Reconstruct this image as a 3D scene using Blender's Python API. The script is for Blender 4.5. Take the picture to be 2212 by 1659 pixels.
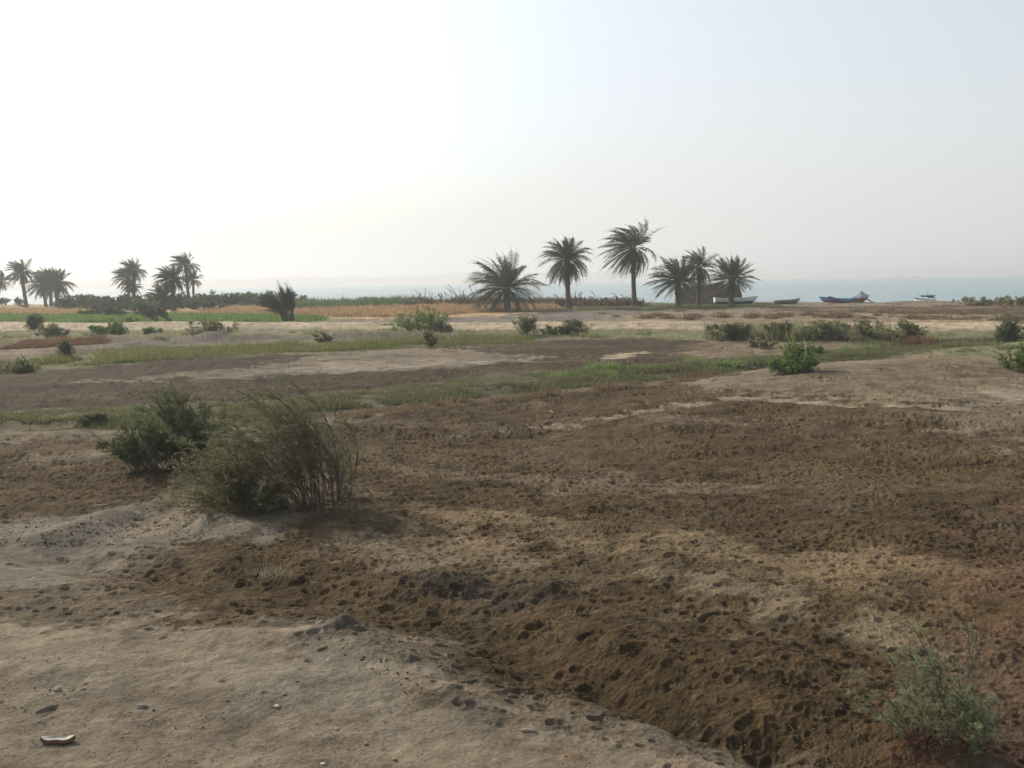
import bpy, math, random
import numpy as np
from mathutils import Matrix, Vector
R = math.radians
rng = np.random.default_rng(7)
random.seed(7)
for o in list(bpy.data.objects): bpy.data.objects.remove(o)
SC = bpy.context.scene
COL = SC.collection

# ------------------------------------------------------------------ camera
CAMH, F0 = 3.5, 2150.0
PITCH, ROLL = math.atan(222.5 / F0), R(-0.877)
cam_d = bpy.data.cameras.new('camera'); cam = bpy.data.objects.new('camera', cam_d); COL.objects.link(cam)
CM = Matrix.Translation((0, 0, CAMH)) @ Matrix.Rotation(math.pi / 2 - PITCH, 4, 'X') @ Matrix.Rotation(ROLL, 4, 'Z')
cam.matrix_world = CM
cam_d.sensor_width = 36; cam_d.lens = 36 * F0 / 2212.0
cam_d.clip_start = 0.1; cam_d.clip_end = 30000
SC.camera = cam

# ------------------------------------------------------------------ light
SUN_EL, SUN_AZ = R(33), R(-48)            # azimuth from +Y, negative = left
sun_dir = Vector((math.sin(SUN_AZ) * math.cos(SUN_EL), math.cos(SUN_AZ) * math.cos(SUN_EL), math.sin(SUN_EL)))
sd_ = bpy.data.lights.new('sun', 'SUN'); sun = bpy.data.objects.new('sun', sd_); COL.objects.link(sun)
sd_.energy = 4.9; sd_.angle = R(0.6); sd_.color = (1, 0.90, 0.74)
sun.rotation_euler = (-sun_dir).to_track_quat('-Z', 'Y').to_euler()
W = bpy.data.worlds.new('World'); SC.world = W; W.use_nodes = True
nt = W.node_tree; nt.nodes.clear()
sky = nt.nodes.new('ShaderNodeTexSky'); sky.sky_type = 'NISHITA'; sky.sun_disc = False
sky.sun_elevation = SUN_EL; sky.sun_rotation = SUN_AZ; sky.dust_density = 4.0; sky.air_density = 1.0; sky.ozone_density = 1.0
hs = nt.nodes.new('ShaderNodeHueSaturation'); hs.inputs['Saturation'].default_value = 0.75
gm_ = nt.nodes.new('ShaderNodeGamma'); gm_.inputs['Gamma'].default_value = 0.62      # dust veil evens the sky out
sk_ = nt.nodes.new('ShaderNodeMix'); sk_.data_type = 'RGBA'; sk_.blend_type = 'MULTIPLY'; sk_.inputs['Factor'].default_value = 1.0; sk_.inputs['B'].default_value = (2.66, 2.86, 2.98, 1); sk_.clamp_result = False
bg = nt.nodes.new('ShaderNodeBackground'); bg.inputs['Strength'].default_value = 0.12
wo = nt.nodes.new('ShaderNodeOutputWorld')
nt.links.new(sky.outputs[0], gm_.inputs['Color']); nt.links.new(gm_.outputs[0], sk_.inputs['A']); nt.links.new(sk_.outputs['Result'], hs.inputs['Color'])
tc_ = nt.nodes.new('ShaderNodeTexCoord'); sx_ = nt.nodes.new('ShaderNodeSeparateXYZ'); nt.links.new(tc_.outputs['Generated'], sx_.inputs[0])
def wm(op, a, b):
    m = nt.nodes.new('ShaderNodeMath'); m.operation = op; m.use_clamp = True
    for i, v in enumerate((a, b)):
        if isinstance(v, (int, float)): m.inputs[i].default_value = v
        else: nt.links.new(v, m.inputs[i])
    return m.outputs[0]
hz_ = wm('MULTIPLY', wm('POWER', wm('SUBTRACT', 1.0, wm('ABSOLUTE', sx_.outputs['Z'], 0.0)), 7.0), 0.95)      # dusty band low over the horizon
lt_ = nt.nodes.new('ShaderNodeMix'); lt_.data_type = 'RGBA'; lt_.blend_type = 'LIGHTEN'; lt_.clamp_result = False; lt_.inputs['B'].default_value = (7.55, 7.5, 7.45, 1)
nt.links.new(hz_, lt_.inputs['Factor']); nt.links.new(hs.outputs[0], lt_.inputs['A']); nt.links.new(lt_.outputs['Result'], bg.inputs['Color']); nt.links.new(bg.outputs[0], wo.inputs['Surface'])
SC.view_settings.view_transform = 'Standard'; SC.view_settings.look = 'None'
SC.view_settings.exposure = 0.0; SC.view_settings.gamma = 1.0

# ------------------------------------------------------------------ noise + photo helpers
_tab = np.random.default_rng(3).random((256, 256)).astype(np.float32)
def vnoise(x, y):
    xi = np.floor(x); yi = np.floor(y); fx = x - xi; fy = y - yi
    xi = xi.astype(np.int64) & 255; yi = yi.astype(np.int64) & 255
    fx = fx * fx * (3 - 2 * fx); fy = fy * fy * (3 - 2 * fy)
    x1 = (xi + 1) & 255; y1 = (yi + 1) & 255
    a = _tab[xi, yi]; b = _tab[x1, yi]; c = _tab[xi, y1]; d = _tab[x1, y1]
    return (a + (b - a) * fx) * (1 - fy) + (c + (d - c) * fx) * fy - 0.5
def fbm(x, y, sc, oc=4, seed=0.0, gain=0.5):
    v = 0; a = 1.0; f = 1.0 / sc
    for k in range(oc):
        c, s = math.cos(0.6 + k), math.sin(0.6 + k)
        v = v + a * vnoise((x * c - y * s) * f + seed * 7.3 + k * 17.1, (x * s + y * c) * f + seed * 3.7 + k * 9.2)
        a *= gain; f *= 2.03
    return v
RM = np.array(CM.to_3x3())
def ray(px, py):
    d = RM @ np.array([(px - 1106) / F0, -(py - 829.5) / F0, -1.0]); return d
def flat(px, py, z=0.0):
    d = ray(px, py); t = (z - CAMH) / d[2]; return d[0] * t, d[1] * t
def sstep(a, b, x):
    t = np.clip((x - a) / (b - a), 0, 1); return t * t * (3 - 2 * t)
def pline(pts, x, y):
    """distance to a polyline, signed side (+ = beyond it) and parameter"""
    best = np.full(np.shape(x), 1e9); side = np.zeros(np.shape(x)); par = np.zeros(np.shape(x)); n = len(pts) - 1
    for i in range(n):
        ax, ay = pts[i]; bx, by = pts[i + 1]; dx, dy = bx - ax, by - ay; L2 = dx * dx + dy * dy + 1e-9
        t = np.clip(((x - ax) * dx + (y - ay) * dy) / L2, 0, 1)
        ex = x - ax - t * dx; ey = y - ay - t * dy; d = np.sqrt(ex * ex + ey * ey)
        m = d < best
        side = np.where(m, np.sign(dx * (y - ay) - dy * (x - ax)), side)
        par = np.where(m, (i + t) / n, par); best = np.where(m, d, best)
    return best, side, par
def fl(*pp): return [flat(*p) for p in pp]
# shoreline (water level -1.0)
SHORE = [(-2500, 420), (-600, 340)] + [flat(px, py, -1.0) for px, py in ((-200, 659), (300, 655), (700, 655), (1100, 656), (1400, 655), (1800, 654), (2100, 655), (2300, 656))] + [(500, 200), (2500, 300)]
SHORE = [(float(a), float(b)) for a, b in SHORE]
# relief: (kind, points in photo pixels, width m, height m)
LINES = [
    (fl((120, 1205), (400, 1235), (700, 1290), (1000, 1350), (1250, 1440), (1450, 1530), (1700, 1625), (1950, 1700)), 0.45, -0.14),     # near gully
    (fl((1300, 1470), (1450, 1530), (1640, 1600)), 0.22, -0.12),
    (fl((960, 1215), (1130, 1245), (1330, 1350), (1620, 1420)), 0.45, 0.05),                                             # lumps beyond it
    (fl((1350, 1400), (1560, 1470), (1780, 1540)), 0.34, 0.06),
    (fl((760, 1075), (1000, 1120), (1400, 1180), (1800, 1220), (2212, 1290)), 1.0, 0.14),                                # pale swath
    (fl((1450, 1250), (1850, 1320)), 0.7, 0.12),
    (fl((120, 1165), (300, 1105), (400, 1095), (520, 1150)), 0.40, 0.13),                                                # left hump
    (fl((30, 990), (250, 985)), 0.9, 0.25),
    (fl((480, 1385), (740, 1385), (830, 1430), (1000, 1540)), 0.35, 0.10),                                               # crest of near bank
    (fl((640, 940), (940, 943), (1150, 930)), 0.35, -0.12),                                                              # mid gully
    (fl((640, 925), (940, 928), (1100, 915)), 0.5, 0.09),
    (fl((1150, 930), (1400, 888), (1560, 866), (1720, 868), (2000, 893), (2090, 885), (2260, 835)), 0.6, -0.12),
    (fl((1450, 905), (1600, 885), (1750, 890), (1980, 912)), 1.6, 0.16),
    (fl((1800, 830), (2100, 800), (2400, 780)), 3.0, 0.35),
    (fl((1990, 770), (2250, 748)), 2.0, 0.45),
    (fl((0, 915), (500, 905), (700, 880), (1200, 835), (1600, 795), (2000, 765), (2212, 745)), 0.9, -0.20),             # ditch of green strip
    (fl((-200, 706), (640, 706), (1200, 706), (2300, 714)), 3.2, 0.38),                                                   # track embankment
    (fl((180, 742), (500, 735), (900, 728), (1050, 728)), 1.2, 0.25),
    (fl((1250, 690), (1700, 685), (2300, 694)), 5.0, 0.35),
]
BUMPS = [(flat(px, py), w, h * (0.6 if 1200 < py < 1620 and px > 850 else 1)) for px, py, w, h in (
    (960, 1262, 0.42, 0.16), (1180, 1290, 0.3, 0.14), (870, 1270, 0.25, 0.1), (1290, 1395, 0.3, 0.14), (1420, 1440, 0.28, 0.12), (1620, 1440, 0.5, 0.16), (1760, 1460, 0.3, 0.12),
    (1420, 1560, 0.22, 0.13), (1560, 1570, 0.25, 0.15), (1300, 1515, 0.18, 0.08), (2080, 1400, 0.5, 0.1), (1900, 1500, 0.35, 0.12), (2000, 1640, 0.5, 0.2),
    (1260, 1095, 0.5, 0.12), (1900, 1165, 0.9, 0.15), (2120, 1140, 0.8, 0.15), (1900, 1060, 1.0, 0.1), (370, 1085, 0.35, 0.1), (460, 1140, 0.2, 0.08),
    (740, 1375, 0.16, 0.08), (880, 1440, 0.1, 0.04), (960, 1510, 0.1, 0.04), (100, 1430, 0.6, 0.06), (560, 1480, 0.8, 0.08),
    (250, 738, 1.2, 0.35), (340, 733, 1.6, 0.45), (460, 735, 1.0, 0.35), (300, 745, 1.0, 0.2), (900, 725, 1.5, 0.3), (560, 731, 1.2, 0.3), (800, 727, 1.6, 0.35), (730, 729, 1.2, 0.3),
    (1990, 656, 4.0, 0.28), (1940, 658, 4.0, 0.15), (1705, 815, 1.2, 0.15), (1630, 1540, 0.3, 0.1))]
def H(x, y):
    x = np.asarray(x, float); y = np.asarray(y, float)
    r = np.hypot(x, y)
    h = fbm(x, y, 9.0, 3, 1) * 0.22 * sstep(8, 34, r) + fbm(x, y, 2.2, 3, 2) * (0.04 + 0.06 * sstep(9, 20, r)) + fbm(x, y, 0.6, 2, 8) * 0.03
    for pts, w, a in LINES:
        d, _, _ = pline(pts, x, y); h = h + a * np.exp(-(d / w) ** 2)
    for (bx, by), w, a in BUMPS:
        h = h + a * np.exp(-((x - bx) ** 2 + (y - by) ** 2) / (w * w))
    # shelf under the viewer
    d, s, _ = pline(SHORE, x, y)
    sd = d * -s                                                   # + inland
    h = h * sstep(2, 34, sd) + (-3.0) * (1 - sstep(-30, -1, sd)) - 1.05 * (1 - np.clip(sd / (0.21 * r + 1), 0, 1)) * sstep(-30, -1, sd)
    return h
def at(px, py):
    z = 0.0
    for _ in range(8):
        x, y = flat(px, py, z); z = 0.5 * z + 0.5 * float(H(np.array([x]), np.array([y]))[0])
    return np.array([x, y, float(H(np.array([x]), np.array([y]))[0])])
def ats(pp): return [tuple(at(*p)[:2]) for p in pp]
def poly_sd(poly, x, y):
    d = np.full(x.shape, 1e9); ins = np.zeros(x.shape, bool); n = len(poly)
    for i in range(n):
        ax, ay = poly[i]; bx, by = poly[(i + 1) % n]; dx, dy = bx - ax, by - ay; L2 = dx * dx + dy * dy + 1e-9
        t = np.clip(((x - ax) * dx + (y - ay) * dy) / L2, 0, 1)
        d = np.minimum(d, np.hypot(x - ax - t * dx, y - ay - t * dy))
        if ay != by:
            ins ^= ((ay > y) != (by > y)) & (x < (bx - ax) * (y - ay) / (by - ay) + ax)
    return np.where(ins, d, -d)

# ------------------------------------------------------------------ object helpers
def tag(o, label=None, cat=None, group=None, kind=None):
    if label: o['label'] = label
    if cat: o['category'] = cat
    if group: o['group'] = group
    if kind: o['kind'] = kind
    return o
def empty(name, loc, rz=0.0):
    o = bpy.data.objects.new(name, None); COL.objects.link(o); o.location = [float(v) for v in loc]; o.rotation_euler = (0, 0, rz); o.empty_display_size = 0.2
    return o
def mesh_np(name, V, Fc, mat, parent=None, smooth=False, tint=None, loc=None, matidx=None):
    V = np.asarray(V, np.float32); Fc = np.asarray(Fc, np.int32); k = Fc.shape[1]
    me = bpy.data.meshes.new(name)
    me.vertices.add(len(V)); me.vertices.foreach_set('co', V.ravel())
    me.loops.add(Fc.size); me.loops.foreach_set('vertex_index', Fc.ravel())
    me.polygons.add(len(Fc)); me.polygons.foreach_set('loop_start', np.arange(0, Fc.size, k, dtype=np.int32))
    me.polygons.foreach_set('loop_total', np.full(len(Fc), k, np.int32))
    me.polygons.foreach_set('use_smooth', np.full(len(Fc), smooth, bool))
    for m in (mat if isinstance(mat, (list, tuple)) else [mat]): me.materials.append(m)
    if matidx is not None: me.polygons.foreach_set('material_index', np.asarray(matidx, np.int32))
    me.update(calc_edges=True)
    if tint is not None:
        a = me.attributes.new('tint', 'FLOAT', 'POINT'); a.data.foreach_set('value', np.asarray(tint, np.float32))
    o = bpy.data.objects.new(name, me); COL.objects.link(o)
    if parent is not None: o.parent = parent
    if loc is not None: o.location = [float(v) for v in loc]
    return o
def norm(v): return v / (np.linalg.norm(v, axis=-1, keepdims=True) + 1e-9)
def slivers(P, D, L, Wd, tip=0.3, side=None):
    """thin leaf quads from points P along D"""
    n = len(P); D = norm(D)
    if side is None: side = np.cross(D, rng.normal(size=(n, 3)))
    S = norm(side) * (np.asarray(Wd).reshape(-1, 1) * 0.5); T = P + D * np.asarray(L).reshape(-1, 1)
    V = np.stack([P - S, P + S, T + S * tip, T - S * tip], 1).reshape(-1, 3)
    return V, np.arange(4 * n).reshape(n, 4)
def tubes(paths, rad, sides=4):
    """paths (N,K,3), rad (N,K)"""
    N, K, _ = paths.shape
    T = np.gradient(paths, axis=1); T = norm(T)
    up = np.where(np.abs(T[..., 2:3]) > 0.9, np.array([1.0, 0, 0]), np.array([0, 0, 1.0])); A = norm(np.cross(T, up)); B = np.cross(T, A)
    ang = np.arange(sides) * 2 * math.pi / sides
    V = paths[:, :, None, :] + rad[:, :, None, None] * (A[:, :, None, :] * np.cos(ang)[None, None, :, None] + B[:, :, None, :] * np.sin(ang)[None, None, :, None])
    idx = np.arange(N * K * sides).reshape(N, K, sides)
    a = idx[:, :-1, :]; b = np.roll(a, -1, 2); d = idx[:, 1:, :]; c = np.roll(d, -1, 2)
    return V.reshape(-1, 3), np.stack([a, b, c, d], -1).reshape(-1, 4)
class MB:
    def __init__(s): s.V = []; s.F = []; s.T = []; s.M = []; s.n = 0
    def add(s, V, Fc, tint=None, mi=0):
        V = np.asarray(V, float); Fc = np.asarray(Fc)
        s.V.append(V); s.F.append(Fc + s.n); s.n += len(V)
        s.T.append(np.full(len(V), 0.5) if tint is None else np.broadcast_to(tint, (len(V),)) if np.ndim(tint) == 0 else np.asarray(tint)); s.M.append(np.full(len(Fc), mi))
    def box(s, c, sz, rz=0.0, mi=0, taper=1.0):
        x, y, z = np.array(sz) / 2.0
        v = np.array([[-x, -y, -z], [x, -y, -z], [x, y, -z], [-x, y, -z], [-x * taper, -y * taper, z], [x * taper, -y * taper, z], [x * taper, y * taper, z], [-x * taper, y * taper, z]])
        cr, sr = math.cos(rz), math.sin(rz); v[:, :2] = v[:, :2] @ np.array([[cr, sr], [-sr, cr]])
        s.add(v + np.array(c), [[0, 3, 2, 1], [4, 5, 6, 7], [0, 1, 5, 4], [1, 2, 6, 5], [2, 3, 7, 6], [3, 0, 4, 7]], mi=mi)
    def tube(s, pts, r0, r1=None, sides=7, mi=0):
        p = np.array(pts, float)[None]; K = p.shape[1]; r = np.linspace(r0, r0 if r1 is None else r1, K)[None]
        V, Fc = tubes(p, r, sides); s.add(V, Fc, mi=mi)
        for k, rr in ((0, 1), (K - 1, -1)):
            base = s.n; ring = V[k * sides:(k + 1) * sides]
            c = ring.mean(0); s.add(np.vstack([ring, c[None]]), [[i, (i + 1) % sides, sides, sides] for i in range(sides)], mi=mi)
    def build(s, name, mat, parent=None, smooth=False, loc=None):
        return mesh_np(name, np.vstack(s.V), np.vstack(s.F), mat, parent, smooth, np.concatenate(s.T), loc, np.concatenate(s.M))

# ------------------------------------------------------------------ materials
def mat(name, rough=0.85):
    m = bpy.data.materials.new(name); m.use_nodes = True; n = m.node_tree
    b = n.nodes['Principled BSDF']; b.inputs['Roughness'].default_value = rough; b.inputs['Specular IOR Level'].default_value = 0.25
    return m, n, b
def ramp(n, fac, stops):
    r = n.nodes.new('ShaderNodeValToRGB'); e = r.color_ramp.elements
    while len(e) < len(stops): e.new(0.5)
    for el, (p, c) in zip(e, stops): el.position = p; el.color = (*c, 1)
    n.links.new(fac, r.inputs['Fac']); return r.outputs['Color']
def tex(n, kind, scale, detail=4, coord='Object', rough=0.6, stretch=None):
    tc = n.nodes.new('ShaderNodeTexCoord'); t = n.nodes.new(kind); out = tc.outputs[coord]
    if stretch:
        mp = n.nodes.new('ShaderNodeMapping'); mp.inputs['Scale'].default_value = stretch; n.links.new(out, mp.inputs['Vector']); out = mp.outputs[0]
    n.links.new(out, t.inputs['Vector']); t.inputs['Scale'].default_value = scale
    if 'Detail' in t.inputs: t.inputs['Detail'].default_value = detail
    if 'Roughness' in t.inputs and kind == 'ShaderNodeTexNoise': t.inputs['Roughness'].default_value = rough
    return t
def math_n(n, op, a, b, clamp=False):
    m = n.nodes.new('ShaderNodeMath'); m.operation = op; m.use_clamp = clamp
    for i, v in enumerate((a, b)):
        if isinstance(v, (int, float)): m.inputs[i].default_value = v
        else: n.links.new(v, m.inputs[i])
    return m.outputs[0]
def mul(n, col, fac):
    v = n.nodes.new('ShaderNodeVectorMath'); v.operation = 'SCALE'; n.links.new(col, v.inputs[0])
    if isinstance(fac, (int, float)): v.inputs['Scale'].default_value = fac
    else: n.links.new(fac, v.inputs['Scale'])
    return v.outputs[0]
def bump(n, b, h, strength, dist):
    bp = n.nodes.new('ShaderNodeBump'); bp.inputs['Distance'].default_value = dist
    if isinstance(strength, (int, float)): bp.inputs['Strength'].default_value = strength
    else: n.links.new(strength, bp.inputs['Strength'])
    n.links.new(h, bp.inputs['Height']); n.links.new(bp.outputs[0], b.inputs['Normal']); return bp
def leaf_mat(name, c0, c1, c2=None, trans=0.42, clump=1.2):
    m, n, b = mat(name, 0.7)
    at_ = n.nodes.new('ShaderNodeAttribute'); at_.attribute_name = 'tint'
    nz = tex(n, 'ShaderNodeTexNoise', clump, 2)
    f = math_n(n, 'ADD', math_n(n, 'MULTIPLY', at_.outputs['Fac'], 0.55), math_n(n, 'MULTIPLY', nz.outputs['Fac'], 0.5))
    c = ramp(n, f, [(0.2, c0), (0.62, c1), (0.9, c2 or c1)])
    n.links.new(c, b.inputs['Base Color'])
    tr = n.nodes.new('ShaderNodeBsdfTranslucent'); mx = n.nodes.new('ShaderNodeMixShader'); mx.inputs[0].default_value = trans
    n.links.new(mul(n, c, 1.3), tr.inputs['Color']); n.links.new(b.outputs[0], mx.inputs[1]); n.links.new(tr.outputs[0], mx.inputs[2])
    n.links.new(mx.outputs[0], n.nodes['Material Output'].inputs['Surface']); return m
def plain_mat(name, c, var=0.25, scale=6.0, rough=0.85, bs=0.3, bd=0.01, stretch=None):
    m, n, b = mat(name, rough); t = tex(n, 'ShaderNodeTexNoise', scale, 5, stretch=stretch)
    lo = tuple(v * (1 - var) for v in c); hi = tuple(min(1, v * (1 + var)) for v in c)
    n.links.new(ramp(n, t.outputs['Fac'], [(0.3, lo), (0.7, hi)]), b.inputs['Base Color']); bump(n, b, t.outputs['Fac'], bs, bd); return m

M = {}
M['tamarisk'] = leaf_mat('tamarisk', (0.10, 0.10, 0.05), (0.18, 0.175, 0.095), (0.26, 0.24, 0.14))
M['tamarisk_dark'] = leaf_mat('tamarisk_dark', (0.075, 0.09, 0.045), (0.145, 0.165, 0.085), (0.21, 0.23, 0.125))
M['tamarisk_pale'] = leaf_mat('tamarisk_pale', (0.16, 0.18, 0.10), (0.27, 0.29, 0.165), (0.39, 0.40, 0.25), clump=3)
M['bush_green'] = leaf_mat('bush_green', (0.09, 0.13, 0.045), (0.18, 0.24, 0.085), (0.27, 0.33, 0.135))
M['bush_grey'] = leaf_mat('bush_grey', (0.145, 0.15, 0.08), (0.25, 0.25, 0.135), (0.35, 0.33, 0.19))
M['bush_far'] = leaf_mat('bush_far', (0.03, 0.05, 0.025), (0.055, 0.08, 0.035), (0.09, 0.11, 0.05), clump=0.5)
M['bush_far_light'] = leaf_mat('bush_far_light', (0.05, 0.09, 0.03), (0.085, 0.14, 0.04), (0.12, 0.18, 0.06), clump=0.5)
M['palm'] = leaf_mat('palm', (0.035, 0.047, 0.024), (0.062, 0.078, 0.042), (0.10, 0.108, 0.06), trans=0.25, clump=0.6)
M['palm_dead'] = leaf_mat('palm_dead', (0.06, 0.05, 0.03), (0.12, 0.10, 0.06), (0.16, 0.13, 0.08), clump=0.8)
M['grass_strip'] = leaf_mat('grass_strip', (0.10, 0.095, 0.042), (0.155, 0.165, 0.062), (0.26, 0.235, 0.115), clump=0.35)
M['ground_green'] = leaf_mat('ground_green', (0.10, 0.09, 0.05), (0.135, 0.145, 0.068), (0.24, 0.23, 0.12), clump=0.6)
M['crop_green'] = leaf_mat('crop_green', (0.075, 0.125, 0.03), (0.125, 0.19, 0.05), (0.17, 0.235, 0.075), clump=0.12)
M['wheat'] = leaf_mat('wheat', (0.22, 0.15, 0.08), (0.34, 0.23, 0.12), (0.42, 0.31, 0.18), clump=0.12)
M['reed'] = leaf_mat('reed', (0.06, 0.085, 0.035), (0.10, 0.14, 0.055), (0.16, 0.18, 0.09), clump=0.2)
M['dry_reed'] = leaf_mat('dry_reed', (0.07, 0.045, 0.035), (0.13, 0.085, 0.06), (0.18, 0.14, 0.10), clump=0.3)
M['scrub_brown'] = leaf_mat('scrub_brown', (0.10, 0.075, 0.045), (0.17, 0.125, 0.075), (0.22, 0.18, 0.11), clump=0.2)
M['scrub_red'] = leaf_mat('scrub_red', (0.10, 0.055, 0.035), (0.15, 0.085, 0.05), (0.18, 0.11, 0.07), clump=0.2)
M['dry_grass'] = leaf_mat('dry_grass', (0.15, 0.12, 0.08), (0.26, 0.22, 0.15), (0.36, 0.31, 0.22))
M['wood'] = plain_mat('shrub_wood', (0.11, 0.085, 0.06), 0.35, 20)
M['wood_pale'] = plain_mat('pale_wood', (0.36, 0.31, 0.24), 0.25, 20)
M['trunk'] = plain_mat('palm_trunk', (0.085, 0.065, 0.05), 0.4, 5, bs=0.6, bd=0.05)
M['straw'] = plain_mat('straw', (0.36, 0.30, 0.21), 0.2, 30)

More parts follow.
